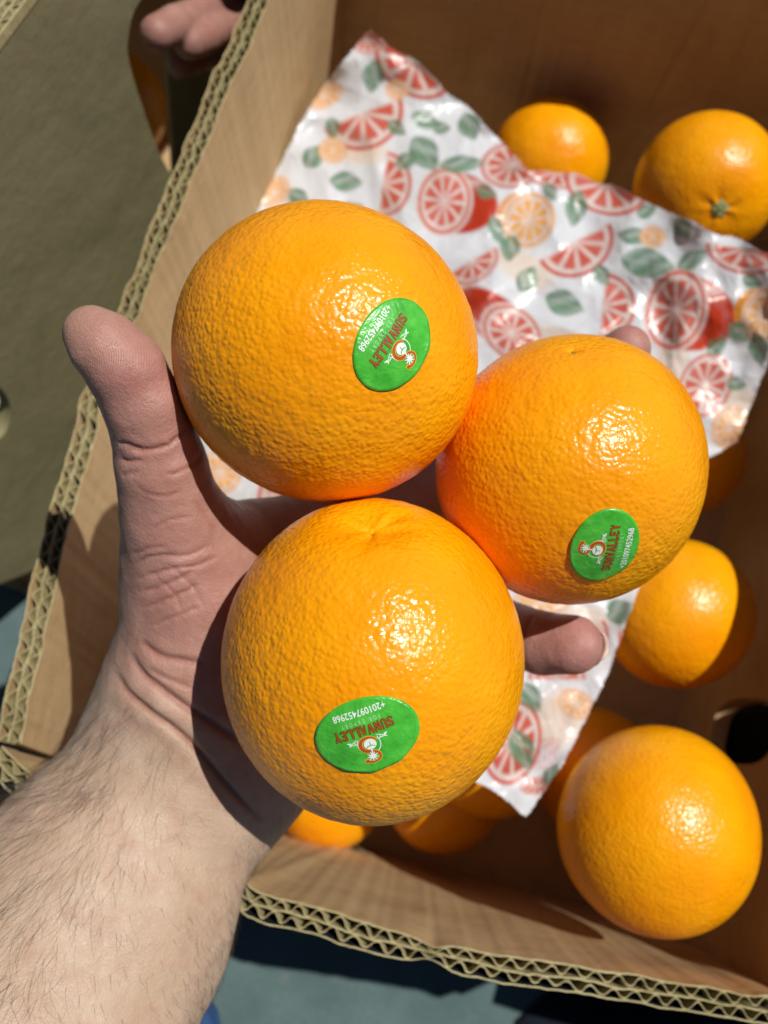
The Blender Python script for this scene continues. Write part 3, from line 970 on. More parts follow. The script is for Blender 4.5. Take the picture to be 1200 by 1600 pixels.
# ------------------------------------------------------------------ hands: implicit surface -> quads
def round_cone(Pp, a, b, r1, r2):
    ba = b - a; l2 = ba @ ba; rr = r1 - r2; a2 = l2 - rr * rr; il2 = 1 / l2
    pa = Pp - a; y = pa @ ba; z = y - l2
    x2 = ((pa * l2 - y[:, None] * ba) ** 2).sum(1); y2 = y * y * l2; z2 = z * z * l2
    k = np.sign(rr) * rr * rr * x2
    out = (np.sqrt(x2 * a2 * il2) + y * rr) * il2 - r1
    c1 = np.sign(z) * a2 * z2 > k; c2 = np.sign(y) * a2 * y2 < k
    out = np.where(c2, np.sqrt(x2 + y2) * il2 - r1, out)
    out = np.where(c1, np.sqrt(x2 + z2) * il2 - r2, out)
    return out

def smin(a, b, k):
    h = np.clip(0.5 + 0.5 * (b - a) / k, 0, 1)
    return b * (1 - h) + a * h - k * h * (1 - h)

def make_sdf(groups, subtract, ks=0.0035):
    def sdf(Pp):
        out = None
        for cones, k_in, k_out in groups:
            g_ = None
            for a, b, r1, r2 in cones:
                v = round_cone(Pp, a, b, r1, r2)
                g_ = v if g_ is None else smin(g_, v, k_in)
            out = g_ if out is None else smin(out, g_, k_out)
        for c, r in subtract:
            v = -(np.linalg.norm(Pp - c, axis=1) - r)
            out = -smin(-out, -v, ks)
        return out
    return sdf

def surface_nets(sdf, lo, hi, h):
    n = np.ceil((hi - lo) / h).astype(int) + 1
    ax = [lo[k] + h * np.arange(n[k]) for k in range(3)]
    G = np.stack(np.meshgrid(*ax, indexing='ij'), -1).reshape(-1, 3)
    v = np.concatenate([sdf(G[i:i + 200000]) for i in range(0, len(G), 200000)]).reshape(n)
    cnt = np.zeros(n - 1); acc = np.zeros((*(n - 1), 3))
    I = np.stack(np.meshgrid(*[np.arange(k - 1) for k in n], indexing='ij'), -1).astype(float)
    def sl(o):
        return tuple(slice(o[k], n[k] - 1 + o[k]) for k in range(3))
    cor = [(a, b, c) for a in (0, 1) for b in (0, 1) for c in (0, 1)]
    for p in cor:
        for k in range(3):
            if p[k] == 0:
                q = list(p); q[k] = 1
                va, vb = v[sl(p)], v[sl(q)]
                m_ = (va < 0) != (vb < 0)
                t = np.where(m_, va / np.where(m_, va - vb, 1), 0)
                pos = I + np.array(p, float)
                pos[..., k] += t
                acc += np.where(m_[..., None], pos, 0); cnt += m_
    act = cnt > 0
    ids = -np.ones(n - 1, int); ids[act] = np.arange(act.sum())
    V = lo + h * acc[act] / cnt[act][:, None]
    Fs = []
    for k in range(3):
        i, j = (k + 1) % 3, (k + 2) % 3
        s0 = [slice(None)] * 3; s1 = [slice(None)] * 3
        s0[k] = slice(0, n[k] - 1); s1[k] = slice(1, n[k])
        A_, B_ = v[tuple(s0)] < 0, v[tuple(s1)] < 0
        for flip, mm in ((False, A_ & ~B_), (True, ~A_ & B_)):
            e = np.argwhere(mm)
            e = e[(e[:, i] > 0) & (e[:, j] > 0) & (e[:, i] < n[i] - 1) & (e[:, j] < n[j] - 1)]
            def cell(di, dj):
                c = e.copy(); c[:, i] += di; c[:, j] += dj
                return ids[c[:, 0], c[:, 1], c[:, 2]]
            qd = np.stack([cell(-1, -1), cell(0, -1), cell(0, 0), cell(-1, 0)], 1)
            Fs.append(qd[:, ::-1] if flip else qd)
    F_ = np.concatenate(Fs)
    return V, F_[(F_ >= 0).all(1)]

def subdivide(V, F_):
    E = np.stack([F_, np.roll(F_, -1, 1)], -1).reshape(-1, 2)
    Es = np.sort(E, 1)
    key = Es[:, 0].astype(np.int64) * len(V) + Es[:, 1]
    u, inv = np.unique(key, return_inverse=True)
    mid = (V[u // len(V)] + V[u % len(V)]) / 2
    ei = len(V) + inv.reshape(-1, 4)
    fi = len(V) + len(mid) + np.arange(len(F_))
    V2 = np.concatenate([V, mid, V[F_].mean(1)])
    F2 = np.concatenate([np.stack([F_[:, k], ei[:, k], fi, ei[:, k - 1]], 1) for k in range(4)])
    return V2, F2

def grad(sdf, V, e=0.0004):
    gq = np.stack([sdf(V + np.eye(3)[k] * e) - sdf(V - np.eye(3)[k] * e) for k in range(3)], 1)
    return gq / np.maximum(np.linalg.norm(gq, axis=1), 1e-9)[:, None]

def relax(V, F_, it):
    for _ in range(it):
        S = np.zeros_like(V); c = np.zeros(len(V))
        for k in range(4):
            np.add.at(S, F_[:, k], V[F_[:, k - 1]] + V[F_[:, (k + 1) % 4]]); np.add.at(c, F_[:, k], 2)
        V = 0.5 * V + 0.5 * S / c[:, None]
    return V

def project(sdf, V, it=2):
    for _ in range(it):
        gq = grad(sdf, V)
        V = V - gq * np.clip(sdf(V), -0.003, 0.003)[:, None]
    return V, gq

def chain(pts):
    """[(px, py, zc, r), ...] -> cones"""
    W = [(at(x, y, z), r) for x, y, z, r in pts]
    return [(W[i][0], W[i + 1][0], W[i][1], W[i + 1][1]) for i in range(len(W) - 1)]

# ---- the open left hand under the three oranges
thumb = chain([(300, 900, .270, .0185), (270, 805, .256, .0148), (252, 725, .247, .0128), (240, 672, .2425, .01165), (226, 630, .2375, .0114), (198, 578, .2325, .0105), (163, 541, .2295, .0089), (143, 523, .2285, .0075)])
index = chain([(360, 1000, .292, .0150), (540, 790, .303, .0125), (650, 705, .320, .0105), (745, 668, .320, .0095), (805, 650, .315, .0085)])
middle = chain([(400, 1020, .295, .0150), (620, 820, .308, .0128), (790, 690, .330, .0108), (905, 600, .318, .0098), (980, 545, .306, .0082)])
ring = chain([(420, 1060, .297, .0150), (640, 920, .310, .0125), (765, 975, .310, .0108), (845, 1004, .286, .0102), (893, 1007, .279, .0098)])
pinky = chain([(430, 1110, .297, .0150), (590, 1010, .306, .0120), (680, 1070, .312, .0095), (720, 1090, .306, .0085), (745, 1095, .302, .0078)])
palm = chain([(310, 1140, .286, .0210), (305, 1050, .280, .0225), (318, 960, .276, .0205), (300, 890, .271, .0180)]) \
     + chain([(385, 1200, .290, .0205), (430, 1130, .295, .0195), (560, 1010, .306, .0135)]) \
     + chain([(345, 1130, .290, .020), (480, 930, .302, .0145), (560, 840, .305, .0125)]) \
     + chain([(300, 840, .268, .0120), (400, 850, .290, .0120), (530, 800, .302, .0110)]) \
     + chain([(310, 1000, .280, .018), (430, 900, .298, .0125)])
fore = []
for off, rk in ((-0.42, 0.58), (0.0, 0.66), (0.42, 0.58)):
    pts_ = []
    for (mx_, my_, hw, z, dx_, dy_) in ((330, 1120, 0.0300, .284, .70, .71), (292, 1180, 0.0315, .284, .70, .71), (163, 1402, 0.0394, .268, .77, .64), (28, 1640, 0.0450, .246, .8, .6), (-135, 1950, 0.0480, .220, .8, .6)):
        k = off * hw * FPX / z
        pts_.append((mx_ + dx_ * k, my_ + dy_ * k, z + (0.002 if off else 0), hw * rk))
    fore += chain(pts_)
subs = [(HELD[k].c, HELD[k].R * 1.004) for k in HELD]
hand_sdf = make_sdf([(palm, .012, .01), (fore, .016, .018), (thumb, .0016, .012), (index, .002, .010), (middle, .002, .008), (ring, .002, .008), (pinky, .002, .008)], subs)
allp = np.array([p for gq in (thumb, index, middle, ring, pinky, palm, fore) for c_ in gq for p in (c_[0], c_[1])])
lo = allp.min(0) - 0.03; hi = allp.max(0) + 0.03
fore_end = at(-60, 1830, .22)
lo[0] = max(lo[0], -0.215); lo[1] = max(lo[1], -0.225)
V, F = surface_nets(hand_sdf, lo, hi, 0.0024)
V = relax(V, F, 2); V, _ = project(hand_sdf, V, 2)
for _ in range(2):
    V, F = subdivide(V, F)
    V = relax(V, F, 2)
    V, Nn = project(hand_sdf, V, 1)
V = relax(V, F, 1)

px = to_px(V)
vd = np.array([0, 0, GD]) - V; vd /= np.linalg.norm(vd, axis=1)[:, None]
front = (Nn * vd).sum(1) > -0.15
def seg_dist(px_, line):
    line = np.asarray(line, float)
    best = np.full(len(px_), 1e9); side = np.zeros(len(px_)); tpar = np.zeros(len(px_))
    L = np.concatenate([[0], np.cumsum(np.linalg.norm(np.diff(line, axis=0), axis=1))])
    for i in range(len(line) - 1):
        a, b = line[i], line[i + 1]; ab = b - a
        t = np.clip(((px_ - a) @ ab) / (ab @ ab), 0, 1)
        q = px_ - (a + t[:, None] * ab)
        d_ = np.hypot(q[:, 0], q[:, 1])
        m_ = d_ < best
        best[m_] = d_[m_]; tpar[m_] = ((L[i] + t * np.hypot(*ab)) / L[-1])[m_]
    return best, tpar
def curve(pts):
    return resample(pts, 5)[0]
creases = [  # picture line, depth mm, width px
    ([(196, 700), (222, 703), (250, 700), (275, 686), (292, 664)], 0.52, 3.6),
    ([(184, 690), (205, 696), (222, 699)], 0.45, 3.5),
    ([(258, 742), (282, 737), (305, 724), (318, 708)], 0.35, 3.2),
    ([(188, 718), (203, 721), (222, 719)], 0.35, 3.2),
    ([(188, 742), (203, 741), (216, 736)], 0.25, 3.2),
    ([(204, 868), (236, 856), (262, 855)], 0.28, 3.0), ([(205, 884), (245, 868), (290, 868), (330, 850)], 0.30, 3.2),
    ([(212, 905), (262, 890), (306, 884), (340, 868)], 0.40, 3.2), ([(215, 926), (262, 912), (306, 890)], 0.35, 3.2),
    ([(219, 950), (262, 936), (312, 913)], 0.40, 3.4), ([(232, 978), (275, 962), (312, 948)], 0.32, 3.2),
    ([(220, 1000), (245, 1022), (285, 1032), (320, 1036)], 0.65, 5.0),
    ([(205, 1020), (219, 1049), (245, 1071), (280, 1097), (332, 1132), (385, 1166)], 1.05, 6.0),
    ([(184, 1052), (197, 1079), (232, 1110), (271, 1138), (306, 1171), (350, 1224), (410, 1288)], 1.05, 5.5),
    ([(228, 1042), (262, 1060), (300, 1075)], 0.4, 4.0),
    ([(300, 780), (316, 800), (340, 836)], 0.25, 4.0),
    ([(815, 1000), (822, 978), (836, 962)], 0.5, 4.5), ([(210, 760), (245, 775), (285, 770)], 0.18, 3.0),
    ([(230, 830), (265, 812), (300, 806)], 0.2, 3.0), ([(245, 905), (270, 925), (285, 955)], 0.2, 2.6), ([(260, 880), (300, 915), (318, 950)], 0.2, 2.6),
]
near = front & (px[:, 0] > -60) & (px[:, 0] < 960) & (px[:, 1] > 440) & (px[:, 1] < 1660)
ci = np.where(near)[0]
cr = np.zeros(len(V))
disp = np.zeros(len(V))
pn = px[ci]
jit = np.array([mnoise.noise(Vector((q[0] / 14, q[1] / 14, 1.0))) for q in pn])
for line, dep, w in creases:
    d_, t_ = seg_dist(pn + jit[:, None] * 2.2, curve(line))
    fade = np.clip(np.minimum(t_, 1 - t_) * 6, 0.0, 1) ** 0.7
    g_ = np.exp(-(d_ / w) ** 2) * fade
    puff = np.exp(-((d_ - w * 3.0) / (w * 2.0)) ** 2) * fade
    disp[ci] += (-g_ * dep * 1.25 + puff * dep * 0.26) * 0.001
    cr[ci] = np.maximum(cr[ci], g_ * min(1, dep / 0.75))
# fine skin folds and small lumps
fine_n = np.array([mnoise.noise(Vector(q * 190)) for q in V[ci]]) * 0.00035 + np.array([mnoise.noise(Vector(q * 75)) for q in V[ci]]) * 0.0007
disp[ci] += fine_n * 0.6
V = V + Nn * disp[:, None]
# colour fields: pinkness of thumb / palm, tendons, forearm paleness
pink = np.zeros(len(V))
def pb(x, y, r, a):
    pink[:] = np.maximum(pink, a * np.exp(-((px[:, 0] - x) ** 2 + (px[:, 1] - y) ** 2) / r ** 2))
for q in ((215, 590, 95, 1.0), (180, 540, 60, 0.75), (250, 700, 90, 0.8), (265, 820, 110, 0.65), (300, 900, 100, 0.75), (330, 960, 110, 0.55), (900, 1005, 110, 1.1), (985, 530, 80, 1.0), (240, 1030, 60, 0.3)):
    pb(*q)
palmness = 1 / (1 + np.exp(((px[:, 1] - px[:, 0] * 0.55) - 960) / 30))
hm = mesh_np('hand', V, F)
ridge = np.exp(-((px[:, 0] - 185) ** 2 + (px[:, 1] - 570) ** 2) / 75 ** 2)
for nm, arr in (('crease', cr), ('pink', pink), ('palm', palmness), ('ridge', ridge)):
    a_ = hm.attributes.new(nm, 'FLOAT', 'POINT')
    a_.data.foreach_set('value', arr.astype(np.float32))

def mat_skin(name, use_attr=True, dark=1.0):
    m = M(name, 0.5, 0.45)
    co = m.coord()
    blot = m.noise(co, 70, 4, 0.6)
    fore_c = m.ramp(blot, [(0.3, (0.43 * dark, 0.300 * dark, 0.205 * dark)), (0.55, (0.47 * dark, 0.338 * dark, 0.238 * dark)), (0.75, (0.51 * dark, 0.380 * dark, 0.274 * dark))])
    palm_c = m.ramp(blot, [(0.3, (0.355 * dark, 0.185 * dark, 0.132 * dark)), (0.55, (0.42 * dark, 0.238 * dark, 0.176 * dark)), (0.75, (0.51 * dark, 0.325 * dark, 0.258 * dark))])
    pink_c = m.ramp(m.noise(co, 150, 4, 0.65), [(0.3, (0.34 * dark, 0.135 * dark, 0.115 * dark)), (0.6, (0.42 * dark, 0.197 * dark, 0.170 * dark)), (0.8, (0.51 * dark, 0.310 * dark, 0.272 * dark))])
    if use_attr:
        c = m.mix(m.attr('palm').outputs['Fac'], fore_c, palm_c)
        c = m.mix(m.math('MULTIPLY', m.attr('pink').outputs['Fac'], 0.8), c, pink_c)
        c = m.mix(m.math('MULTIPLY', m.attr('crease').outputs['Fac'], 0.7), c, (0.24, 0.075, 0.05))
    else:
        c = m.mix(0.5, palm_c, pink_c)
    sp = m.ramp(m.noise(co, 600, 2), [(0.64, (0, 0, 0)), (0.72, (1, 1, 1))])
    c = m.mix(m.math('MULTIPLY', sp, 0.16), c, (0.34, 0.14, 0.10))
    bl2 = m.ramp(m.noise(co, 110, 5, 0.7), [(0.50, (0, 0, 0)), (0.70, (1, 1, 1))])
    c = m.mix(m.math('MULTIPLY', bl2, 0.30), c, (0.36, 0.135, 0.10))
    m.col(c)
    vo = m.n('ShaderNodeTexVoronoi', feature='DISTANCE_TO_EDGE'); vo.inputs['Scale'].default_value = 780
    m.l(co, vo.inputs['Vector'])
    cell = m.ramp(vo.outputs[0], [(0.0, (0, 0, 0)), (0.2, (1, 1, 1))])
    b = m.bump(cell, 0.22, 0.00022)
    b = m.bump(m.noise(co, 1600, 3, 0.6), 0.42, 0.00024, b)
    b = m.bump(m.noise(co, 330, 3, 0.6, 0.6), 0.42, 0.0007, b)
    if use_attr:
        cv = m.n('ShaderNodeMapping')
        cv.inputs['Location'].default_value = tuple(-at(120, 560, .222))
        m.l(co, cv.inputs[0])
        wv = m.n('ShaderNodeTexWave', wave_type='RINGS', rings_direction='SPHERICAL')
        wv.inputs['Scale'].default_value = 520
        wv.inputs['Distortion'].default_value = 3.0
        wv.inputs['Detail Scale'].default_value = 0.25
        m.l(cv.outputs[0], wv.inputs['Vector'])
        b = m.bump(m.math('MULTIPLY', wv.outputs[1], m.attr('ridge').outputs['Fac']), 0.28, 0.00022, b)
    m.norm(b)
    m.l(m.ramp(m.noise(co, 240, 3), [(0.3, (0.44,) * 3), (0.7, (0.62,) * 3)]), m.b.inputs['Roughness'])
    m.b.inputs['Subsurface Weight'].default_value = 0.22
    m.b.inputs['Subsurface Radius'].default_value = (1.0, 0.35, 0.2)
    m.b.inputs['Subsurface Scale'].default_value = 0.0035
    return m.m
SKIN = mat_skin('skin')
person = add('person', hm, SKIN, label='bare left hand and forearm palm up, holding three oranges above the box', cat='person')

# fingernails: curved plates on the far side of the fingertips
nailm = M('fingernail', 0.3, 0.5); nailm.col((0.62, 0.46, 0.38)); NAIL = nailm.m
def nail(tip_cone, view_up, parent, sdf, ln=0.011, wd=0.0062, back=0.55, mat=NAIL):
    a, b, r1, r2 = tip_cone
    ax = nrm(b - a); up = nrm(view_up - ax * np.dot(view_up, ax)); sd = np.cross(ax, up)
    mb = MB(); n_, m_ = 9, 11
    G = np.zeros((n_, m_, 3))
    for i in range(n_):
        for j in range(m_):
            s_ = i / (n_ - 1); t_ = (j / (m_ - 1) - 0.5) * 2
            end = 1 - 0.10 * t_ * t_                       # rounded free edge
            q0 = b + ax * ((s_ * end - 1) * ln + r2 * back)
            th = t_ * wd / max(r2, 0.006)
            rd = up * math.cos(th) + sd * math.sin(th)
            r = 0.020
            for _ in range(24):
                q = sdf((q0 + rd * r)[None])[0]
                if q < 0.0004 or r < r2 * 0.35: break
                r -= max(q - 0.0003, 0.0002) * 0.85
            G[i, j] = q0 + rd * max(r, r2 * 0.55)
    mb.grid(G)
    me = mb.mesh('fingernail')
    o = add('fingernail', me, mat, parent)
    so = o.modifiers.new('thick', 'SOLIDIFY'); so.thickness = 0.0006; so.offset = 0
    return o
dn = np.array([0, 0, -1.0])
nail(ring[-1], np.array([0.1, 0.1, -1.0]), person, hand_sdf, wd=0.0085, back=1.06)
nail(thumb[-1], np.array([-0.1, -0.1, -1.0]), person, hand_sdf, ln=0.011, wd=0.0055, back=0.3)
nail(middle[-1], np.array([0.3, 0.2, -1.0]), person, hand_sdf)
nail(index[-1], dn, person, hand_sdf)
nail(pinky[-1], dn, person, hand_sdf, ln=0.008, wd=0.005)

# forearm hair
hair_m = M('hair', 0.45, 0.4); hair_m.col((0.065, 0.040, 0.025)); HAIR = hair_m.m
fc = V[F].mean(1); fpx = to_px(fc)
fn = Nn[F[:, 0]]
fv = np.array([0, 0, GD]) - fc; fv /= np.linalg.norm(fv, axis=1)[:, None]
along = fpx[:, 1] - 0.0
ax0, ax1 = np.array([308, 1165.]), np.array([100, 1540.])
axd = (ax1 - ax0) / np.linalg.norm(ax1 - ax0); axn = np.array([axd[1], -axd[0]])
sal = (fpx - ax0) @ axd; sac = (fpx - ax0) @ axn            # along the forearm, across it (right positive)
facing = (fn * fv).sum(1)
ok = (sal > -40) & (fpx[:, 1] < 1660) & (fpx[:, 0] > -40) & (facing > -0.25)
wgt = np.where(ok, 0.10 + 0.9 * np.clip((40 - sac) / 160, 0, 1) + 0.55 * np.clip((sac - 90) / 90, 0, 1), 0) * np.clip((sal + 40) / 160, 0.0, 1)
wgt *= np.maximum(0.2, np.array([mnoise.noise(Vector((x / 60, y / 60, 3))) + 0.7 for x, y in fpx]) * (wgt > 0))
wgt /= wgt.sum()
sel = rng.choice(len(fc), 2100, p=wgt)
mb = MB()
for i in sel:
    p = fc[i]; nn = fn[i]
    sc_ = sac[i]
    if sc_ < 40:
        dirp = np.array([-0.15 - 0.0022 * (40 - sc_) + rng.normal() * 0.22, 0.9])
    else:
        dirp = np.array([0.25 + rng.normal() * 0.25, 0.8])
    q = at(fpx[i][0] + dirp[0] * 10, fpx[i][1] + dirp[1] * 10, 0.26) - at(fpx[i][0], fpx[i][1], 0.26)
    q = nrm(q - nn * (q @ nn) + nn * 0.0)
    ln = (0.0045 + 0.008 * np.clip((60 - sc_) / 160, 0, 1)) * rng.uniform(0.5, 1.25)
    sidev = np.cross(nn, q) * rng.normal() * 0.35
    P3 = [p - nn * 0.0002]
    for t_ in (0.33, 0.66, 1.0):
        P3.append(p + q * ln * t_ + sidev * ln * t_ * t_ + nn * (ln * (0.42 * t_ - 0.16 * t_ * t_)))
    r0 = rng.uniform(0.000014, 0.000032)
    mb.tube(P3, [r0, r0 * 0.9, r0 * 0.65, r0 * 0.2], 3, False)
add('arm_hair', mb.mesh('arm_hair'), HAIR, person, kind='stuff')

# ------------------------------------------------------------------ neighbouring box on the left, its hand hole and the hand gripping it
a2 = atd(60, 890, .53)
nx = nrm([0.50, 0.866, 0.0])
PHI = R_(3.0)
nn = nrm(np.array([0.866, -0.50, 0.0]) * math.cos(PHI) + np.array([0, 0, 1.0]) * math.sin(PHI))
ny_ = nrm(np.cross(nn, nx)); ny_ = ny_ if ny_[2] > 0 else -ny_
def plane_z(px_, py_, back=0.0):
    """axial depth of the point where a ray meets the plane `back` behind the neighbour's wall"""
    return np.dot(a2 - nn * back - np.array([0, 0, GD]), nn) / np.dot(ray(px_, py_), nn)
a1 = at(0, 60, plane_z(0, 60))
def on_plane(px_, py_):
    d = ray(px_, py_); o = np.array([0, 0, GD])
    t = np.dot(a1 - o, nn) / np.dot(d, nn)
    q = o + d * t - a1
    return (np.dot(q, nx), np.dot(q, ny_))
def pl(L):
    return [on_plane(x, y) for x, y in L]
def smooth_loop(L, k=4):
    L = np.array(L); n = len(L); out = []
    for i in range(n):
        p0_, p1_, p2_, p3_ = L[i - 1], L[i], L[(i + 1) % n], L[(i + 2) % n]
        for t in np.linspace(0, 1, k, endpoint=False):
            out.append(0.5 * ((2 * p1_) + (-p0_ + p2_) * t + (2 * p0_ - 5 * p1_ + 4 * p2_ - p3_) * t * t + (-p0_ + 3 * p1_ - 3 * p2_ + p3_) * t ** 3))
    return [tuple(p) for p in out]
ra, rb = (np.array(on_plane(x, y)) for x, y in ((-105, 200), (120, -100)))
outl = pl([(-160, 955), (0, 912), (64, 886), (150, 860), (330, 330), (520, 40), (560, -260), (180, -180)]) + [tuple(rb), tuple(ra)]
hole1 = smooth_loop(pl([(200, 62), (204, 105), (224, 170), (244, 226), (268, 272), (300, 290), (345, 240), (385, 130), (400, 40), (370, -30), (290, -40), (220, 0)]))
hole2 = smooth_loop(pl([(17, 645), (8, 676), (-14, 690), (-34, 660), (-32, 620), (-8, 602), (10, 618)]))
nbx = empty('cardboard_box', tuple(a1 * [1, 1, 0]), 'neighbouring cardboard box with a hand hole, its shaded side facing the open box', 'cardboard box')
off = Vector(tuple(-a1 * [1, 1, 0]))
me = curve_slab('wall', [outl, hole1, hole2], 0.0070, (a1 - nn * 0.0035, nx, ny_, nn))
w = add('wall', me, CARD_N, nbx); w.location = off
# its cut rim with flutes along the slanted top
mb = MB()
A3, B3 = (a1 + nx * q[0] + ny_ * q[1] - nn * 0.0035 for q in (ra, rb))
RL = np.linalg.norm(B3 - A3)
rdir = (B3 - A3) / RL
rout = nrm(np.cross(rdir, nn)); rout = rout if np.dot(rout, ny_) > 0 else -rout
def rp(s_, o_, up):
    return A3 + s_[:, None] * rdir + np.broadcast_to(o_, s_.shape)[:, None] * nn + rout * up
for o_ in (-0.0034, 0.0, 0.0034):
    s_ = np.linspace(0, RL, 40)
    a_, b_ = rp(s_, o_ - .0004, .0012), rp(s_, o_ + .0004, .0012)
    mb.grid(np.stack([a_, b_], 1)); mb.grid(np.stack([a_, a_ - rout * .004], 1)); mb.grid(np.stack([b_, b_ - rout * .004], 1))
for c0 in (-0.0017, 0.0017):
    s_ = np.linspace(0, RL, int(RL / 0.0006))
    o_ = c0 + 0.0014 * np.sin(2 * math.pi * s_ / 0.007)
    a_, b_ = rp(s_, o_ - .0002, .0010), rp(s_, o_ + .0002, .0010)
    mb.grid(np.stack([a_, b_], 1)); mb.grid(np.stack([a_, a_ - rout * .004], 1)); mb.grid(np.stack([b_, b_ - rout * .004], 1))
o = add('fluting', mb.mesh('fluting'), CARD_E, w)
# inside of that box: far side, end sides, floor
dp = nrm(np.array([nn[0], nn[1], 0]))
def slab(p, ux, uy, lx, ly, th, name, mat):
    uz = nrm(np.cross(ux, uy))
    me = curve_slab(name, [[(0, 0), (lx, 0), (lx, ly), (0, ly)]], th, (p, nrm(ux), nrm(uy), uz))
    o = add(name, me, mat, nbx); o.location = off
    return o
zup = np.array([0, 0, 1.0])
g2 = a2 * [1, 1, 0]
slab(g2 - dp * 0.29 - nx * 0.02 + zup * 0.012, nx, zup, 0.46, 0.25, 0.007, 'wall', CARD)
slab(g2 - dp * 0.285 - nx * 0.016 + zup * 0.012, dp, zup, 0.27, 0.05, 0.007, 'wall', CARD)
slab(g2 - dp * 0.285 + nx * 0.436 + zup * 0.012, dp, zup, 0.26, 0.25, 0.007, 'wall', CARD)
slab(g2 - dp * 0.294 - nx * 0.02 + zup * 0.007, nx, dp, 0.46, 0.28, 0.006, 'floor_panel', CARD)
# inner flap seen through the hole
b0, b1, b2 = atd(262, 285, .46), atd(330, 95, .41), atd(420, 260, .46)
def quad3(name, pts, th, mat, parent):
    pts = [np.asarray(p) for p in pts]
    n_ = nrm(np.cross(pts[1] - pts[0], pts[2] - pts[0])) * th
    mb = MB()
    A_ = pts; B_ = [p + n_ for p in pts]
    mb.poly(A_[::-1]); mb.poly(B_)
    for i in range(len(pts)):
        j = (i + 1) % len(pts)
        mb.poly([A_[i], A_[j], B_[j], B_[i]])
    o = add(name, mb.mesh(name, False), mat, parent); o.location = off
    return o
slab(g2 + nx * 0.10 - dp * 0.040 + zup * 0.272, nx, -dp, 0.50, 0.15, 0.006, 'flap', CARD_N)  # unseen top flap, added to keep sun off the orange inside
def bk(px_, py_, back):
    return at(px_, py_, plane_z(px_, py_, back))
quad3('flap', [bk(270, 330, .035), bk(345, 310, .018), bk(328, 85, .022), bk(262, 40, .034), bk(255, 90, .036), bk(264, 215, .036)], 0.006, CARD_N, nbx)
og = Orange(atd(178, 166, 0.525), 0.036, 41, (0, 0, -1.0), 0.002)
og.build(6, PEEL_B, 'dim orange seen through the hand hole of the neighbouring box', None)

# second hand at the hole
def ch2(L):
    return chain([(x, y, plane_z(x, y, bk_), r) for x, y, bk_, r in L])
f1 = ch2([(450, -75, .030, .0100), (390, -30, .022, .0092), (320, 14, .008, .0086), (272, 40, .000, .0082), (246, 52, -.002, .0076)])
f2 = ch2([(470, -40, .030, .0100), (420, -5, .020, .0092), (360, 34, .004, .0086), (318, 55, -.004, .0082), (296, 66, -.006, .0076)])
f3 = ch2([(440, -110, .034, .0100), (390, -80, .028, .0090), (340, -30, .018, .0084), (304, 2, .012, .0078), (286, 14, .010, .0072)])
f4 = ch2([(480, -15, .034, .0095), (420, 40, .028, .0084), (350, 78, .020, .0074), (305, 94, .016, .0068), (280, 102, .014, .0062)])
f5 = ch2([(520, -190, .01, .011), (470, -230, -.01, .0100), (420, -240, -.016, .009)])
pal2 = ch2([(455, -60, .032, .0105), (540, -160, .045, .015), (620, -260, .055, .020)]) + ch2([(475, -25, .034, .010), (560, -130, .046, .015), (640, -240, .055, .020)])
sdf2 = make_sdf([(pal2, .012, .01), (f1, .0016, .002), (f2, .0016, .002), (f3, .0016, .002), (f4, .0016, .002), (f5, .003, .004)], [])
ap = np.array([p for gq in (f1, f2, f3, f4, f5, pal2) for c_ in gq for p in (c_[0], c_[1])])
V2, F2 = surface_nets(sdf2, ap.min(0) - 0.026, ap.max(0) + 0.026, 0.0025)
V2 = relax(V2, F2, 2); V2, _ = project(sdf2, V2, 2)
V2, F2 = subdivide(V2, F2); V2, _ = project(sdf2, V2, 1)
p2 = add('person', mesh_np('hand', V2, F2), mat_skin('skin_second', False, 0.85), label='fingers of a second person gripping through the hand hole of the neighbouring box', cat='person')
# ------------------------------------------------------------------ trouser leg by the forearm, black tray added to darken the hand hole
dm = M('denim', 0.9, 0.2)
co = dm.coord((1, 1, 1), (0.4, 0.3, 0.8))
wv = dm.n('ShaderNodeTexWave'); wv.inputs['Scale'].default_value = 260; wv.inputs['Distortion'].default_value = 2; dm.l(co, wv.inputs['Vector'])
dm.col(dm.mix(wv.outputs[1], (0.02, 0.06, 0.16), (0.05, 0.13, 0.30)))
dm.norm(dm.bump(wv.outputs[1], 0.4, 0.0008))
lg = []
for t in np.linspace(0, 1, 14):
    c_ = at(294 - 60 * t, 1564 + 150 * t, .42 - 0.03 * t)
    rr = 0.0145 * (0.15 + 0.85 * math.sin(min(1, t * 5) * math.pi / 2)) + 0.02 * t
    lg.append([c_ + rr * (1 + 0.05 * math.sin(5 * k_ + 9 * t)) * np.array([math.cos(k_), math.sin(k_), math.sin(k_) * 0.5]) for k_ in np.linspace(0, 2 * math.pi, 33)])
mb = MB(); mb.grid(np.array(lg))
add('trouser_leg', mb.mesh('trouser_leg'), dm.m, label='blue denim trouser knee showing beside the bare forearm', cat='trousers')

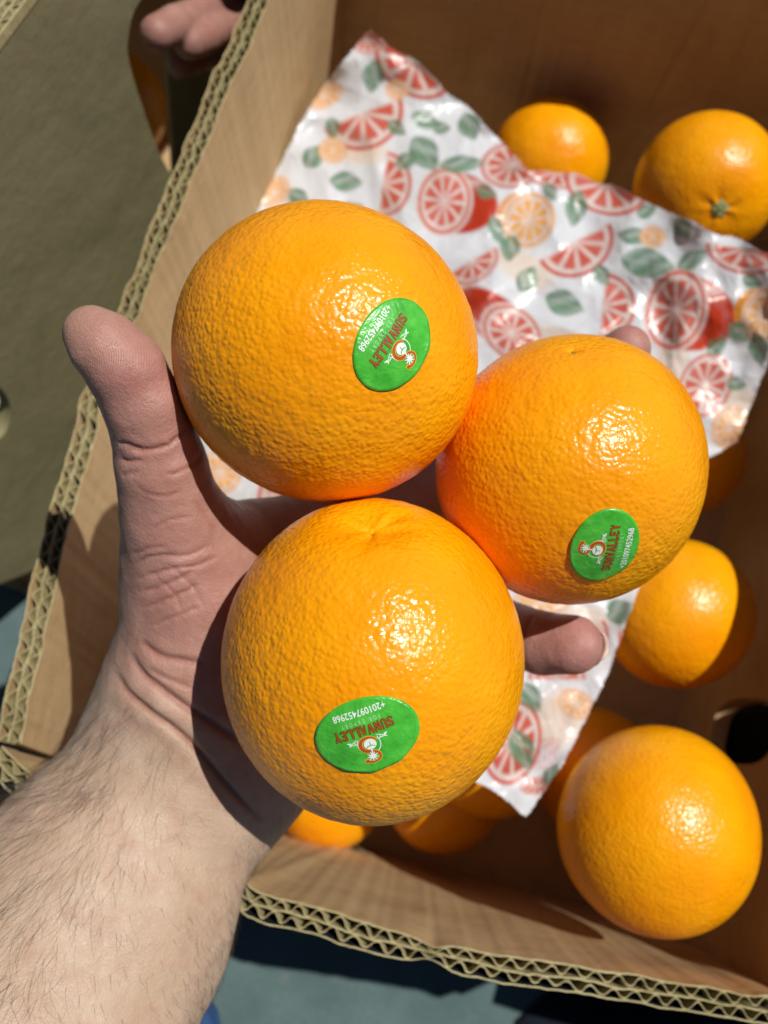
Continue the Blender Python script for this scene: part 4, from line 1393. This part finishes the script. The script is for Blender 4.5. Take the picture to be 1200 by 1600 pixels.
blk = M('black_plastic', 0.9, 0.08); blk.col((0.005, 0.005, 0.006))
mb = MB()
q_ = [p0 + ez * a_ + ex * b_ for a_, b_ in ((0.0115, -0.02), (0.25, -0.02), (0.25, 0.42), (0.0115, 0.42))]
lo_ = [np.array([p[0], p[1], 0.004]) for p in q_]; hi_ = [np.array([p[0], p[1], 0.030]) for p in q_]
mb.poly(hi_)
for i in range(4):
    mb.poly([lo_[i], lo_[(i + 1) % 4], hi_[(i + 1) % 4], hi_[i]])
q_ = [p0 + ez * a_ + ex * b_ for a_, b_ in ((0.0118, -0.015), (0.24, -0.015), (0.24, ha + 0.017), (0.0118, ha + 0.017))]   # tall end block, added to keep sun off the slot edge
lo_ = [np.array([p[0], p[1], 0.0304]) for p in q_]; hi_ = [np.array([p[0], p[1], 0.205]) for p in q_]
mb.poly(hi_)
for i in range(4):
    mb.poly([lo_[i], lo_[(i + 1) % 4], hi_[(i + 1) % 4], hi_[i]])
me = mb.mesh('slot_filler', False)
add('slot_filler', me, blk.m, label='black tray added behind the slot in the right wall to keep it dark', cat='tray')

nb = M('navy_cloth', 0.9, 0.2)
co = nb.coord()
nb.col(nb.ramp(nb.noise(co, 40, 4), [(0.3, (0.006, 0.008, 0.013)), (0.7, (0.016, 0.022, 0.036))]))
nb.norm(nb.bump(nb.noise(co, 300, 3), 0.4, 0.001))
c0, c1 = at(815, 1625, .50), at(1330, 1660, .50)
lg = []
for t in np.linspace(0, 1, 20):
    c_ = c0 * (1 - t) + c1 * t
    rr = 0.030 * min(1, 0.15 + 5 * t) * (1 + 0.08 * math.sin(17 * t))
    lg.append([c_ + rr * (1 + 0.10 * math.sin(3 * k_ + 11 * t)) * np.array([0, math.cos(k_) * 0.9, math.sin(k_) * 0.7]) + np.array([0, 0, -0.02]) for k_ in np.linspace(0, 2 * math.pi, 33)])
mb = MB(); mb.grid(np.array(lg))
add('cloth', mb.mesh('cloth'), nb.m, label='dark navy cloth bundle on the ground below the front wall of the box', cat='cloth')
og = Orange(np.array([0, 0, 0.0655]) + (p0 + ez * 0.049 + ex * (ha + 0.053)) * [1, 1, 0], 0.0345, 47, (0, 0, -1.0), 0.001)
og.build(5, PEEL_B, 'orange glimpsed through the slot in the right wall of the box', None)
